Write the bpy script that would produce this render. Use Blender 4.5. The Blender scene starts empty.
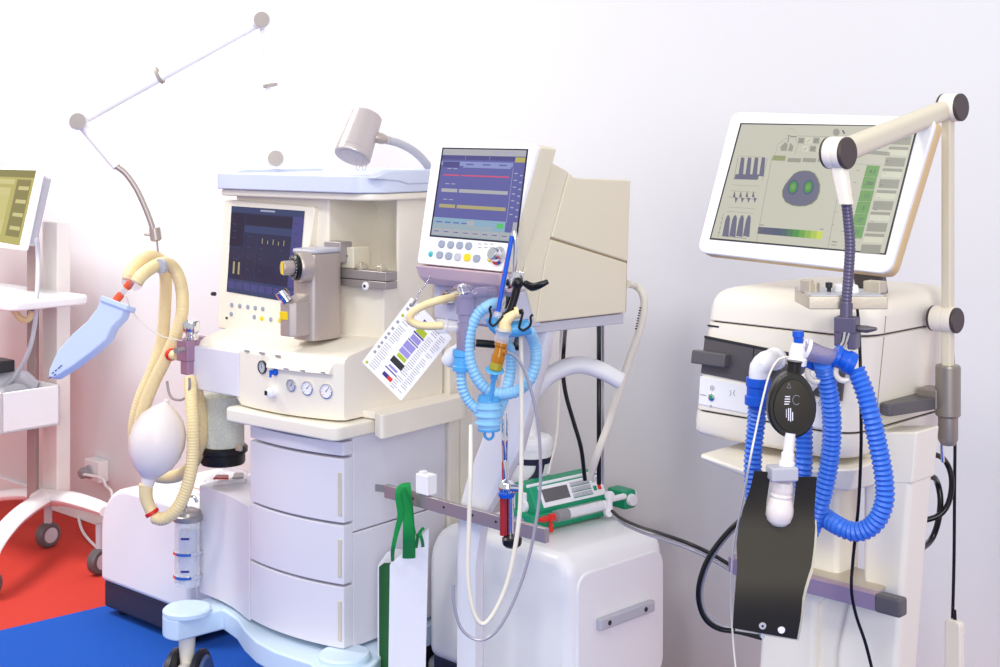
import bpy, bmesh, math, random
from mathutils import Vector, Matrix
random.seed(7)
R = math.radians
SC = bpy.context.scene
COL = SC.collection
# ---------------------------------------------------------------- camera model (pixel -> metres)
FL, CX, HY, H = 1390.0, 500.0, 140.0, 1.6
class Frame:
    def __init__(s, ox, oy, deg):
        s.ox, s.oy, s.a = ox, oy, R(deg); s.c, s.s = math.cos(s.a), math.sin(s.a); s.deg = deg
    def W(s, p):
        x, y, z = p
        return Vector((s.ox + s.c*x - s.s*y, s.oy + s.s*x + s.c*y, z))
    def loc(s, p):
        X, Y, Z = p; X -= s.ox; Y -= s.oy
        return Vector((s.c*X + s.s*Y, -s.s*X + s.c*Y, Z))
    def on(s, px, py, ax, v):
        o = s.loc((0, 0, H)); d = ((px-CX)/FL, 1, (HY-py)/FL)
        d = Vector((s.c*d[0]+s.s*d[1], -s.s*d[0]+s.c*d[1], d[2]))
        return o + d*((v-o[ax])/d[ax])
    def x(s, px, py, v=0): return s.on(px, py, 0, v)
    def y(s, px, py, v=0): return s.on(px, py, 1, v)
    def z(s, px, py, v=0): return s.on(px, py, 2, v)
WORLD = Frame(0, 0, 0)
def at(px, py, Y): return Vector(((px-CX)/FL*Y, Y, H+(HY-py)/FL*Y))
def ats(Y, *pts): return [at(p[0], p[1], p[2] if len(p) > 2 else Y) for p in pts]
class Plane:
    """a real flat surface in the place: through world point p0, spanned by a and b"""
    def __init__(s, p0, pa, pb):
        s.p0 = Vector(p0); s.ex = (Vector(pa)-s.p0).normalized()
        s.n = (Vector(pa)-s.p0).cross(Vector(pb)-s.p0).normalized()
        if s.n.dot(Vector((0, 0, H))-s.p0) < 0: s.n = -s.n
        s.ey = s.n.cross(s.ex)
        if s.ey.z < 0: s.ey = -s.ey
    def hit(s, px, py, off=0.0):
        o = Vector((0, 0, H)); d = Vector(((px-CX)/FL, 1, (HY-py)/FL))
        t = (s.p0-o).dot(s.n)/d.dot(s.n)
        return o + d*t + s.n*off
# ---------------------------------------------------------------- materials
def lin(c):
    c /= 255.0
    return c/12.92 if c <= .04045 else ((c+.055)/1.055)**2.4
def mat(name, rgb, rough=.5, metal=0., trans=0., emit=0., bump=0., bscale=60., coat=0., alpha=1., ior=1.45, vary=.0, sss=0.):
    m = bpy.data.materials.new(name); m.use_nodes = True
    nt = m.node_tree; b = nt.nodes['Principled BSDF']
    c = (lin(rgb[0]), lin(rgb[1]), lin(rgb[2]), 1)
    b.inputs['Base Color'].default_value = c
    b.inputs['Roughness'].default_value = rough; b.inputs['Metallic'].default_value = metal
    b.inputs['Transmission Weight'].default_value = trans; b.inputs['IOR'].default_value = ior
    b.inputs['Alpha'].default_value = alpha; b.inputs['Coat Weight'].default_value = coat
    b.inputs['Coat Roughness'].default_value = .15
    if sss: b.inputs['Subsurface Weight'].default_value = sss; b.inputs['Subsurface Radius'].default_value = (.02, .015, .01)
    if emit:
        b.inputs['Emission Color'].default_value = c; b.inputs['Emission Strength'].default_value = emit
    if bump or vary:
        tc = nt.nodes.new('ShaderNodeTexCoord'); no = nt.nodes.new('ShaderNodeTexNoise')
        no.inputs['Scale'].default_value = bscale; no.inputs['Detail'].default_value = 4
        nt.links.new(tc.outputs['Object'], no.inputs['Vector'])
        if bump:
            bp = nt.nodes.new('ShaderNodeBump'); bp.inputs['Strength'].default_value = bump; bp.inputs['Distance'].default_value = .002
            nt.links.new(no.outputs['Fac'], bp.inputs['Height']); nt.links.new(bp.outputs['Normal'], b.inputs['Normal'])
        if vary:
            mx = nt.nodes.new('ShaderNodeMixRGB'); mx.blend_type = 'MULTIPLY'; mx.inputs[0].default_value = vary
            mx.inputs[1].default_value = c; nt.links.new(no.outputs['Fac'], mx.inputs[2])
            nt.links.new(mx.outputs[0], b.inputs['Base Color'])
    return m
M = dict(
    wall=mat('wall paint', (222, 221, 224), .55, bump=.05, bscale=180),
    red=mat('red carpet', (218, 62, 48), .95, bump=.8, bscale=500, vary=.35),
    blue=mat('blue carpet', (6, 88, 196), .95, bump=.8, bscale=500, vary=.35),
    shell=mat('warm white shell', (238, 231, 217), .42, bump=.03, bscale=300, coat=.1),
    white=mat('white plastic', (240, 239, 241), .38, coat=.15, bump=.02, bscale=200),
    front=mat('lavender white front', (224, 221, 230), .4, coat=.1, bump=.02, bscale=200),
    cream=mat('cream shell', (218, 210, 188), .45, bump=.03, bscale=300),
    tan=mat('tan edge', (214, 186, 140), .45, bump=.02, bscale=300),
    paleblue=mat('pale blue plastic', (208, 216, 236), .4, coat=.1, bump=.02, bscale=300),
    basblue=mat('base pale blue', (206, 226, 246), .4, coat=.1, bump=.02, bscale=300),
    gap=mat('dark gap', (50, 46, 56), .8, bump=.05),
    seam=mat('beige seam', (150, 134, 106), .8, bump=.05),
    dark=mat('dark plastic', (38, 38, 44), .4, bump=.05),
    grey=mat('mid grey plastic', (98, 96, 100), .4, bump=.05),
    lgrey=mat('light grey plastic', (186, 186, 196), .4, bump=.03),
    black=mat('black plastic', (16, 16, 18), .35, bump=.05),
    rubber=mat('black cable rubber', (14, 14, 16), .28, bump=.02),
    silver=mat('brushed silver', (166, 160, 158), .36, .6, bump=.1, bscale=250),
    pewter=mat('warm pewter lacquer', (184, 172, 166), .35, .45, bump=.03, bscale=250),
    steel=mat('brushed steel', (168, 160, 162), .35, .55, bump=.1, bscale=250),
    alu=mat('aluminium', (200, 190, 172), .35, .5, bump=.1, bscale=250),
    chrome=mat('chrome', (225, 225, 232), .08, 1., bump=.01),
    mauve=mat('anodised mauve metal', (176, 140, 164), .35, .55, bump=.05),
    hose=mat('cream silicone hose', (238, 217, 166), .4, sss=.15, bump=.03),
    bag=mat('translucent silicone', (240, 230, 226), .35, sss=.5, bump=.03),
    skyhose=mat('light blue corrugated hose', (146, 200, 236), .35, bump=.02),
    sky=mat('sky blue plastic', (84, 168, 226), .35, bump=.02),
    royal=mat('royal blue hose', (54, 112, 216), .38, bump=.02),
    royald=mat('royal blue plastic', (16, 88, 206), .35, bump=.02),
    lung=mat('light blue foam lung', (210, 224, 252), .55, bump=.1, bscale=200),
    redp=mat('red plastic', (216, 40, 34), .35, bump=.02),
    redo=mat('orange red connector', (226, 88, 48), .35, bump=.02),
    amber=mat('amber plastic', (206, 132, 20), .2, trans=.35, bump=.01),
    olive=mat('yellow green plastic', (176, 166, 40), .3, trans=.2, bump=.01),
    yellow=mat('yellow label', (238, 204, 20), .5, bump=.01),
    green=mat('green pump casing', (14, 150, 108), .4, bump=.03),
    ribbon=mat('green fabric ribbon', (6, 140, 66), .8, bump=.5, bscale=500),
    dgreen=mat('dark green fabric', (4, 92, 34), .85, bump=.5, bscale=500),
    fabric=mat('white woven bag fabric', (238, 238, 246), .8, bump=.3, bscale=400),
    foam=mat('white foam block', (246, 242, 244), .8, bump=.3, bscale=400),
    paper=mat('white card paper', (240, 238, 244), .6, bump=.02),
    ink=mat('grey print', (150, 148, 156), .7, bump=.01),
    inkd=mat('black print', (40, 38, 46), .7, bump=.01),
    violet=mat('violet print', (150, 140, 206), .7, bump=.01),
    navyp=mat('navy print', (48, 44, 128), .7, bump=.01),
    limep=mat('lime print', (170, 186, 40), .7, bump=.01),
    clear=mat('clear plastic', (236, 236, 244), .08, alpha=.35, coat=.5, bump=.01),
    smoke=mat('smoky clear plastic', (176, 164, 186), .12, alpha=.22, coat=.5, bump=.01),
    glass=mat('clear glass', (240, 244, 248), .05, alpha=.3, coat=1., bump=.005),
    granule=mat('grey green granules', (240, 244, 228), .9, bump=1., bscale=220, vary=.5),
    tubec=mat('cream thin tube', (236, 230, 214), .3, bump=.01),
    tubes=mat('silver grey thin tube', (170, 168, 180), .25, .2, bump=.01),
    strap=mat('navy strap', (24, 26, 58), .6, bump=.2),
    slate=mat('dark slate plinth', (44, 44, 66), .6, bump=.1),
    olivebl=mat('black olive plate', (42, 37, 24), .58, bump=.03, bscale=90),
    purple=mat('violet grey gooseneck', (98, 92, 116), .35, .3, bump=.02),
    knob=mat('brown grey knob cap', (70, 58, 58), .4, bump=.02),
    wknob=mat('warm grey knob cap', (176, 166, 158), .5, bump=.02),
    key=mat('grey key', (150, 158, 176), .4, bump=.01),
    teal=mat('teal key', (60, 180, 190), .4, bump=.01),
    handle=mat('beige handle recess', (204, 196, 180), .7, bump=.02),
    mauvel=mat('pale mauve plastic', (206, 182, 192), .45, bump=.02),
    lilac=mat('lilac grey enamel', (192, 192, 212), .4, bump=.02),
    grey_white=mat('soft grey white enamel', (226, 226, 230), .4, bump=.02, bscale=200),
    redtube=mat('dark red tube', (156, 34, 44), .35, bump=.02),
    panel=mat('charcoal front panel', (84, 80, 84), .35, bump=.02),
    gripg=mat('dark grey grip', (92, 88, 92), .4, bump=.03),
    gripl=mat('grey plug', (150, 146, 150), .45, bump=.03),
    pewd=mat('pewter socket', (150, 142, 134), .38, .5, bump=.05),
    wclip=mat('warm white clip', (226, 218, 208), .4, bump=.02),
    blackol=mat('black brown rim', (30, 28, 24), .35, bump=.02),
    cream4=mat('pale column', (236, 230, 226), .5, bump=.02), pole4=mat('mauve brown pole', (160, 136, 134), .45, bump=.03),
    smoket=mat('tinted clear tee', (150, 140, 176), .1, alpha=.6, coat=.6, bump=.01),
    lamps=mat('pale lamp silver', (194, 184, 184), .35, .4, bump=.03),
    steelm=mat('mauve steel rail', (176, 152, 170), .35, .5, bump=.08, bscale=250),
    canis=mat('clear canister wall', (206, 200, 206), .1, alpha=.12, coat=.5, bump=.01),
    clear2=mat('clear barrel', (240, 240, 246), .08, alpha=.14, coat=.6, bump=.01),
    liner=mat('lavender jar liner', (176, 176, 216), .3, bump=.03),
    armw=mat('bright white enamel', (254, 253, 250), .4, bump=.01),
    wheel=mat('slate wheel cover', (96, 118, 160), .4, bump=.05),
)
def scr(name, rgb, e=.8):
    m = mat(name, rgb, .22, emit=e)
    b = m.node_tree.nodes['Principled BSDF']; c = b.inputs['Base Color'].default_value
    b.inputs['Base Color'].default_value = (c[0]*.06, c[1]*.06, c[2]*.06, 1); return m
S = dict(
    navy=scr('screen navy', (56, 50, 92), .5), navyl=scr('screen blue band', (66, 76, 124), .55), navyd=scr('screen dark band', (50, 38, 72), .5),
    peri=scr('screen periwinkle', (98, 98, 166), .75), peril=scr('screen pale band', (142, 152, 204), .75), perid=scr('screen header', (80, 76, 140), .7),
    sred=scr('screen red trace', (206, 84, 122), .8), sgry=scr('screen grey trace', (178, 178, 184), .75), sylw=scr('screen yellow trace', (178, 168, 122), .75),
    cyan=scr('screen cyan panel', (142, 176, 200), .75), cyang=scr('screen grey panel', (160, 176, 186), .75), sgreen=scr('screen green key', (90, 190, 110), .8),
    sage=scr('screen sage', (206, 204, 188), .74), sagel=scr('screen pale sage', (216, 216, 196), .75), saged=scr('screen grey sage', (164, 164, 152), .7),
    sink=scr('screen ink', (112, 110, 124), .7), slate=scr('screen slate', (118, 116, 140), .7), leaf=scr('screen leaf green', (122, 168, 104), .72),
    lime=scr('screen lime', (176, 206, 84), .75), grn=scr('screen green', (84, 156, 72), .72), moss=scr('screen moss', (160, 166, 122), .7),
    olive=scr('screen olive', (186, 176, 96), .75), olived=scr('screen dark olive', (140, 130, 66), .7), olivel=scr('screen pale olive', (206, 198, 130), .75),
    off=scr('screen pale text', (176, 176, 206), .7), sblue=scr('screen steel blue', (86, 104, 130), .7))
# ---------------------------------------------------------------- mesh builder (vertices kept in world space)
class MB:
    def __init__(s, T=None): s.v = []; s.f = []; s.m = []; s.T = (T.W if isinstance(T, Frame) else T) or (lambda p: Vector(p))
    def add(s, vs, fs, mi=0):
        b = len(s.v); s.v += [s.T(v) for v in vs]
        s.f += [[i+b for i in f] for f in fs]; s.m += [mi]*len(fs); return s
    def addw(s, vs, fs, mi=0):
        b = len(s.v); s.v += [Vector(v) for v in vs]
        s.f += [[i+b for i in f] for f in fs]; s.m += [mi]*len(fs); return s
    def _bm(s, bm, r, seg, mi, minang=25):
        if r:
            es = [e for e in bm.edges if len(e.link_faces) == 2 and e.calc_face_angle(0) > R(minang)]
            bmesh.ops.bevel(bm, geom=es, offset=r, segments=seg, profile=.5, affect='EDGES', clamp_overlap=True)
        bm.verts.index_update()
        s.add([v.co.copy() for v in bm.verts], [[v.index for v in f.verts] for f in bm.faces], mi); bm.free(); return s
    def prism(s, pts, ax, a, b, r=0, seg=3, mi=0, minang=25):
        def q(p, t):
            return (t, p[0], p[1]) if ax == 'x' else (p[0], t, p[1]) if ax == 'y' else (p[0], p[1], t)
        bm = bmesh.new(); n = len(pts)
        lo = [bm.verts.new(q(p, a)) for p in pts]; hi = [bm.verts.new(q(p, b)) for p in pts]
        bm.faces.new(lo); bm.faces.new(hi[::-1])
        for i in range(n): bm.faces.new((lo[i], lo[(i+1) % n], hi[(i+1) % n], hi[i]))
        bmesh.ops.recalc_face_normals(bm, faces=bm.faces)
        return s._bm(bm, r, seg, mi, minang)
    def box(s, x0, x1, y0, y1, z0, z1, r=0, seg=3, mi=0):
        return s.prism([(x0, z0), (x1, z0), (x1, z1), (x0, z1)], 'y', y0, y1, r, seg, mi)
    def hexa(s, lo, hi, r=0, seg=3, mi=0):
        """solid between two equal-length closed rings given in frame coordinates"""
        bm = bmesh.new(); n = len(lo)
        l = [bm.verts.new(p) for p in lo]; h = [bm.verts.new(p) for p in hi]
        bm.faces.new(l); bm.faces.new(h[::-1])
        for i in range(n): bm.faces.new((l[i], l[(i+1) % n], h[(i+1) % n], h[i]))
        bmesh.ops.recalc_face_normals(bm, faces=bm.faces)
        return s._bm(bm, r, seg, mi)
    def loft(s, rings, mi=0, cap=True):
        n = len(rings[0]); vs = [p for r_ in rings for p in r_]; fs = []
        for k in range(len(rings)-1):
            for i in range(n): fs.append([k*n+i, k*n+(i+1) % n, (k+1)*n+(i+1) % n, (k+1)*n+i])
        if cap: fs += [list(range(n))[::-1], [(len(rings)-1)*n+i for i in range(n)]]
        return s.add(vs, fs, mi)
    def lathe(s, prof, o, ax=(0, 0, 1), n=28, mi=0):
        """prof: (radius, height) along ax from o, frame coordinates"""
        o = Vector(o); ax = Vector(ax).normalized()
        u = ax.cross(Vector((0, 0, 1)) if abs(ax.z) < .9 else Vector((1, 0, 0))).normalized(); w = ax.cross(u)
        rings = [[o+ax*h+(u*math.cos(2*math.pi*i/n)+w*math.sin(2*math.pi*i/n))*max(r, 1e-4) for i in range(n)] for r, h in prof]
        return s.loft(rings, mi)
    def ell(s, c, rx, ry, rz, n=24, k=12, mi=0):
        c = Vector(c); rings = []
        for j in range(k+1):
            t = -math.pi/2+math.pi*j/k; cr = max(math.cos(t), .002)
            rings.append([c+Vector((rx*cr*math.cos(2*math.pi*i/n), ry*cr*math.sin(2*math.pi*i/n), rz*math.sin(t))) for i in range(n)])
        return s.loft(rings, mi)
    def tube(s, pts, r, n=10, corr=0., pitch=.007, step=.008, mi=0, sm=True, flat=1.0):
        """smooth tube through pts; r number or per-point list; corr = ring depth as share of the radius"""
        P = [Vector(p) for p in pts]; rr = r if isinstance(r, (list, tuple)) else [r]*len(P)
        out = []; rad = []
        if sm and len(P) > 2:
            Q = [P[0]*2-P[1]]+P+[P[-1]*2-P[-2]]
            for i in range(1, len(Q)-2):
                a, b, c, d = Q[i-1:i+3]; L = (c-b).length; k = max(2, int(L/step))
                for j in range(k):
                    t = j/k
                    out.append(.5*((2*b)+(c-a)*t+(2*a-5*b+4*c-d)*t*t+(3*b-a-3*c+d)*t**3)); rad.append(rr[i-1]*(1-t)+rr[i]*t)
            out.append(P[-1]); rad.append(rr[-1])
        else: out, rad = P, list(rr)
        if corr:                                                    # resample evenly, ring by ring
            cum = [0]
            for i in range(1, len(out)): cum.append(cum[-1]+(out[i]-out[i-1]).length)
            ds = pitch/4.0; N = int(cum[-1]/ds); o2 = []; r2 = []; j = 0
            for i in range(N+1):
                d = i*ds
                while j < len(cum)-2 and cum[j+1] < d: j += 1
                t = (d-cum[j])/max(1e-9, cum[j+1]-cum[j])
                o2.append(out[j].lerp(out[j+1], t)); r2.append((rad[j]*(1-t)+rad[j+1]*t)*(1-corr*(1, .5, 0, .5)[i % 4]))
            out, rad = o2, r2
        rings = []; N = len(out); u = None
        for i in range(N):
            t = (out[min(i+1, N-1)]-out[max(i-1, 0)]).normalized()
            if u is None:
                u = t.cross(Vector((0, 0, 1)) if abs(t.z) < .9 else Vector((0, 1, 0))).normalized()
            u = (u-t*u.dot(t)).normalized(); w = t.cross(u)
            rings.append([out[i]+(u*math.cos(2*math.pi*k/n)+w*flat*math.sin(2*math.pi*k/n))*rad[i] for k in range(n)])
        return s.loft(rings, mi)
    def quadp(s, pl, px, off=0., mi=0):
        """flat print on a plane, corners traced in the photograph"""
        v = [pl.hit(x, y, off) for x, y in px]
        return s.addw(v, [list(range(len(v)))], mi)
    def build(s, name, mats, parent=None, sharp=38, wn=True):
        if not isinstance(mats, (list, tuple)): mats = [mats]
        bm = bmesh.new(); vs = [bm.verts.new(v) for v in s.v]
        for f, mi in zip(s.f, s.m):
            try:
                F = bm.faces.new([vs[i] for i in f]); F.material_index = mi; F.smooth = True
            except ValueError: pass
        bmesh.ops.recalc_face_normals(bm, faces=bm.faces)
        for e in bm.edges: e.smooth = e.calc_face_angle(0) < R(sharp)
        me = bpy.data.meshes.new(name); bm.to_mesh(me); bm.free()
        for m in mats: me.materials.append(m)
        o = bpy.data.objects.new(name, me); COL.objects.link(o)
        if parent: o.parent = parent
        if wn:
            w = o.modifiers.new('weighted', 'WEIGHTED_NORMAL'); w.keep_sharp = True
        return o
def rrect(w, h, r, n=5, cx=0, cy=0):
    pts = []
    for (sx, sy, a0) in ((1, 1, 0), (-1, 1, 90), (-1, -1, 180), (1, -1, 270)):
        for i in range(n+1):
            a = R(a0+90*i/n); pts.append((cx+sx*(w/2-r)+r*math.cos(a), cy+sy*(h/2-r)+r*math.sin(a)))
    return pts
def rpoly(pts, r, n=5):
    """round the corners of a polygon (2D or 3D) by fillet length r"""
    out = []; N = len(pts)
    for i in range(N):
        a, b, c = Vector(pts[i-1]), Vector(pts[i]), Vector(pts[(i+1) % N])
        p = b+(a-b).normalized()*min(r, (a-b).length*.49); q = b+(c-b).normalized()*min(r, (c-b).length*.49)
        for k in range(n+1):
            t = k/n; out.append(p*(1-t)**2+b*2*t*(1-t)+q*t*t)
    return out
def slab(mb, ring, n, th, r=.003, mi=0):
    """plate: ring of world points pushed back along -n by th"""
    T = mb.T; mb.T = lambda p: Vector(p)
    mb.hexa([Vector(p) for p in ring], [Vector(p)-n*th for p in ring], r, 3, mi); mb.T = T
    return mb
# ---------------------------------------------------------------- things
ROOTS = []
def tag(o, label, cat, group=None):
    o['label'] = label; o['category'] = cat
    if group: o['group'] = group
    if o not in ROOTS: ROOTS.append(o)
    return o
def thing(name, label, cat, group=None, yaw=0):
    o = bpy.data.objects.new(name, None); o.empty_display_size = .1; COL.objects.link(o)
    return tag(o, label, cat, group)
def struct(o): o['kind'] = 'structure'; return o
def text_mesh(txt, size):
    cu = bpy.data.curves.new('t', 'FONT'); cu.body = txt; cu.size = size; cu.align_x = 'CENTER'; cu.align_y = 'CENTER'
    ob = bpy.data.objects.new('t', cu); COL.objects.link(ob)
    me = bpy.data.meshes.new_from_object(ob)
    vs = [v.co.copy() for v in me.vertices]; fs = [list(p.vertices) for p in me.polygons]
    bpy.data.objects.remove(ob); bpy.data.curves.remove(cu); bpy.data.meshes.remove(me)
    return vs, fs
def print_text(mb, pl, txt, px, py, size, off=.0009, mi=0, shear=0.):
    vs, fs = text_mesh(txt, size); o = pl.hit(px, py, off)
    mb.addw([o+pl.ex*(v.x+shear*v.y)+pl.ey*v.y for v in vs], fs, mi)

# ================================================================ CAMERA
cam = bpy.data.cameras.new('camera'); co = bpy.data.objects.new('camera', cam); COL.objects.link(co)
co.location = (0, 0, H); co.rotation_euler = (R(90), 0, 0)
cam.sensor_width = 36; cam.lens = FL/1000*36; cam.shift_y = (HY-333.5)/1000.0; cam.clip_start = .05
SC.camera = co

# ================================================================ SETTING
WL = Frame(-2.19, 6.25, -42.0)
b = MB(); b.add([(-8, -2, 0), (8, -2, 0), (8, 12, 0), (-8, 12, 0)], [[0, 1, 2, 3]])
b.v = [v for v in b.v]; struct(b.build('floor', M['red'], wn=False))
b = MB(WL); b.box(-4, 8, 0, .12, 0, 3.6); struct(b.build('wall_back', M['wall']))
b = MB(WL); b.box(-4, 8, -.012, 0, 0, .07, .003); struct(b.build('baseboard_back', M['white']))
# blue carpet laid over the red one
p1 = WORLD.z(0, 632, 0); p2 = WORLD.z(102, 608, 0); d = (p2-p1).normalized(); e = Vector((d.y, -d.x, 0))
CF = Frame(p1.x, p1.y, math.degrees(math.atan2(-d.x, d.y)))     # local y along the seam, local x to the right
b = MB(CF); b.box(0, 6.4, -6.5, .84, .0005, .006, .002)
tag(b.build('carpet', M['blue']), 'bright blue carpet laid over the red floor under the machines', 'carpet')

# ================================================================ ANAESTHESIA MACHINE
A = Frame((335-500)/FL*3.463, 3.463, -39)
am = thing('anaesthesia_machine', 'white anaesthesia machine with pale blue top shelf, navy screen and three drawers', 'anaesthesia machine')
def bow(x, d=.03, x0=-.377, x1=0.): t = (x-x0)/(x1-x0); return -d*4*t*(1-t)
def bowpoly(x0, x1, y, yb, d, n=12): return [(x0+(x1-x0)*i/n, y+bow(x0+(x1-x0)*i/n, d, x0, x1)) for i in range(n+1)]+[(x1, yb), (x0, yb)]
# --- castor base: wavy plank with a round pad over each front castor
dL = tuple(A.z(187, 607, .311).xy); dR = (-.005, .038)
pl = []
for i in range(14):                                     # left pad, round outer side
    a = R(150+i*(150/13)); pl.append((dL[0]+.066*math.cos(a), dL[1]+.066*math.sin(a)))
pl += [(-.53, .085), (-.44, .058), (-.36, .015), (-.27, -.022), (-.18, -.04), (-.10, -.04)]
for i in range(12):
    a = R(240+i*(140/11)); pl.append((dR[0]+.088*math.cos(a), dR[1]+.088*math.sin(a)))
pl += [(.03, .16), (.0, .22), (-.005, .56), (-.62, .56), (-.64, .25)]
b = MB(A); b.prism(pl, 'z', .238, .296, .006, 3, minang=40)
for c in (dL, dR): b.lathe([(0, .296), (.066, .296), (.066, .300), (.066, .306), (.061, .311), (0, .311)], (c[0], c[1], 0), n=40)
b.build('castor_base', M['basblue'], am)
for cx, cy_ in (dL, dR, (-.56, .5), (-.09, .5)):
    CF_ = Frame(*A.W((cx, cy_, 0)).xy, -6 if cx < -.3 else -20)
    b = MB(CF_); b.lathe([(0, .24), (.024, .24), (.022, .2), (.018, .15), (0, .15)], (0, 0, 0), n=16)
    b.box(-.02, .02, -.06, .06, .075, .165, .02)
    cs = b.build('castor', M['shell'], am)
    for sx in (-1, 1):
        w_ = MB(CF_); x0 = sx*.036
        w_.lathe([(0, -.013), (.082, -.013), (.093, -.006), (.093, .006), (.082, .013), (0, .013)], (x0, 0, .1), (1, 0, 0), 36)
        w_.lathe([(0, .013), (.078, .013), (.07, .02), (0, .024)], (x0, 0, .1), (sx, 0, 0), 32, mi=1)
        w_.build('wheel', [M['dark'], M['wheel']], cs)
    w_ = MB(CF_); w_.box(-.06, .015, -.125, -.085, .10, .113, .004); w_.box(-.01, .01, -.115, -.088, .04, .104, .004); w_.box(-.008, .008, -.09, -.04, .1, .11, .003); w_.build('brake_pedal', M['dark'], cs)
# --- cabinet carcass, side cabinet
b = MB(A); b.box(-.372, -.022, .085, .445, .305, .597, .004); b.box(-.372, -.022, .085, .445, .600, .845, .004)
b.build('carcass', M['front'], am)
sc_p = [(-.672, .115), (-.62, .112), (-.56, .105), (-.5, .092), (-.45, .075), (-.41, .06), (-.379, .05), (-.379, .44), (-.672, .44)]
b = MB(A); b.prism(sc_p, 'z', .305, .613, .004, 2, minang=40); b.build('side_cabinet', M['front'], am)
b = MB(A); b.box(-.06, -.012, .447, .492, .3, 1.40, .004); b.box(-.06, -.014, .497, .55, .3, 1.38, .004); b.build('rear_column', M['shell'], am)
# --- drawers with bowed fronts
for z0, z1 in ((.8, .835), (.630, .793), (.474, .624), (.312, .468)):
    b = MB(A); b.prism(bowpoly(-.377, -.02, .05, .084, .022), 'z', z0, z1, .0035, 2, minang=40)
    if z0 > .78:
        b.build('drawer_rail', M['front'], am); continue
    dr = b.build('drawer', M['front'], am)
    h = MB(A); h.prism([(-.038, z0+.018), (-.025, z0+.018), (-.025, z1-.035), (-.038, z1-.035)], 'y', .0455, .06, .002)
    h.build('drawer_handle', M['handle'], dr)
b = MB(A); s0 = Plane(A.W((-.022, .1, .6)), A.W((-.022, .3, .6)), A.W((-.022, .1, .7)))
b.quadp(s0, [(375, 484), (390, 486), (390, 493), (375, 491)], .0012); b.build('grey_sticker', M['ink'], am, wn=False)
# --- sliding worktop and its side wing
b = MB(A); b.prism(rpoly([(-.43, .0), (0, 0), (.0, .2), (.0, .42), (-.43, .42)], .03), 'z', .846, .882, .006, 3, minang=30)
b.build('worktop', M['shell'], am)
b = MB(A); b.prism(rpoly([(.006, .13), (.062, .10), (.052, .44), (.03, .47), (.006, .47)], .02), 'z', .845, .905, .005, 3, minang=30)
b.prism([(-.06, .13), (.01, .13), (.01, .45), (-.06, .45)], 'z', .884, .903, .004)
b.build('worktop_wing', M['shell'], am)
# --- control console: bowed, sloping top running up to the monitor
xs = [-.60, -.55, -.5, -.45, -.40, -.36, -.32, -.28, -.24, -.2, -.16, -.12, -.09, -.065, -.05, -.04, -.034, -.031]
def cy(x):
    if x < -.40: return .05-.015*max(0, (x+.45)/.05)
    t = (x+.40)/.37; return .035+.018*t-.024*math.sin(math.pi*t)+(0 if x < -.05 else (x+.05)*.55)
rings = []
for x in xs:
    f = cy(x); zb = .915 if x < -.40 else .887
    rings.append([(x, f+.004, zb), (x, f-.001, zb+.01), (x, f, 1.028), (x, f+.004, 1.040), (x, f+.016, 1.048), (x, .17, 1.066), (x, .25, 1.074), (x, .44, 1.074), (x, .44, zb)])
b = MB(A); b.loft(rings); b.build('console', M['shell'], am)
b = MB(A); b.prism([(-.6, .036), (-.403, .032), (-.403, .055), (-.6, .055)], 'z', .908, 1.028, .003); b.build('console_door', M['front'], am)
b = MB(A); b.box(-.398, -.391, .035, .052, .915, 1.02, .002); b.build('hinge', M['lgrey'], am)
b = MB(A); b.loft([[(x, cy(x)+.01, 1.0), (x, cy(x)-.014, 1.006), (x, cy(x)-.013, 1.012), (x, cy(x)+.014, 1.047)] for x in (-.262, -.24, -.22, -.18, -.14, -.1, -.07, -.055)])
b.build('label_brow', M['shell'], am)
def onface(px, py):
    y = .02
    for k in range(6):
        p = A.y(px, py, y); y = cy(p.x)
    return p
b = MB(A)
for px, py in ((247, 351), (262, 353), (278, 356)):
    p = onface(px, py); b = MB(A); b.box(p.x-.009, p.x+.009, p.y-.0025, p.y+.002, p.z-.002, p.z+.002); b.build('printed_legend', M['ink'], am)
for px in (290, 306, 326):
    p = onface(px, 370+(px-290)*.13); b = MB(A); b.box(p.x-.009, p.x+.009, cy(p.x)-.0145, cy(p.x)-.008, 1.0075, 1.011); b.build('printed_legend', M['ink'], am)
def gauge(px, py, r, face, ndl, name='pressure_gauge'):
    p = onface(px, py); ax_ = Vector(((cy(p.x+.01)-cy(p.x-.01))/.02, -1, 0)).normalized(); FR = Frame(*A.W(p).xy, A.deg+math.degrees(math.atan2(ax_.x, -ax_.y))); p = Vector((0, 0, p.z)); g = MB(FR); g.lathe([(0, -.002), (r, -.002), (r, .005), (r*.88, .006), (r*.86, .003), (0, .003)], (p.x, p.y, p.z), (0, -1, 0), 28)
    o = g.build(name, M['chrome'] if name == 'pressure_gauge' else M['dark'], am)
    f = MB(FR); f.lathe([(0, .0032), (r*.84, .0032), (r*.84, .0036), (0, .0036)], (p.x, p.y, p.z), (0, -1, 0), 28)
    for k in range(9):
        a = R(225-k*33.75); c_, s_ = math.cos(a), math.sin(a)
        f.add([(p.x+r*q*c_+t*s_, p.y-.0038, p.z+r*q*s_-t*c_) for q, t in ((.62, -.0005), (.62, .0005), (.78, .0005), (.78, -.0005))], [[0, 1, 2, 3]], 1)
    a = R(ndl); c_, s_ = math.cos(a), math.sin(a)
    f.add([(p.x+r*q*c_+t*s_, p.y-.0042, p.z+r*q*s_-t*c_) for q, t in ((-.15, -.0012), (-.15, .0012), (.72, .0003), (.72, -.0003))], [[0, 1, 2, 3]], 1)
    f.build('dial_face', [M[face], M['inkd']], o, wn=False); return o
gauge(292, 385, .0165, 'lgrey', 60); gauge(308, 388, .0185, 'paper', 45); gauge(327, 391, .0195, 'paper', 50)
gauge(263, 367, .0175, 'lgrey', 110, 'mode_dial')
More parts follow.
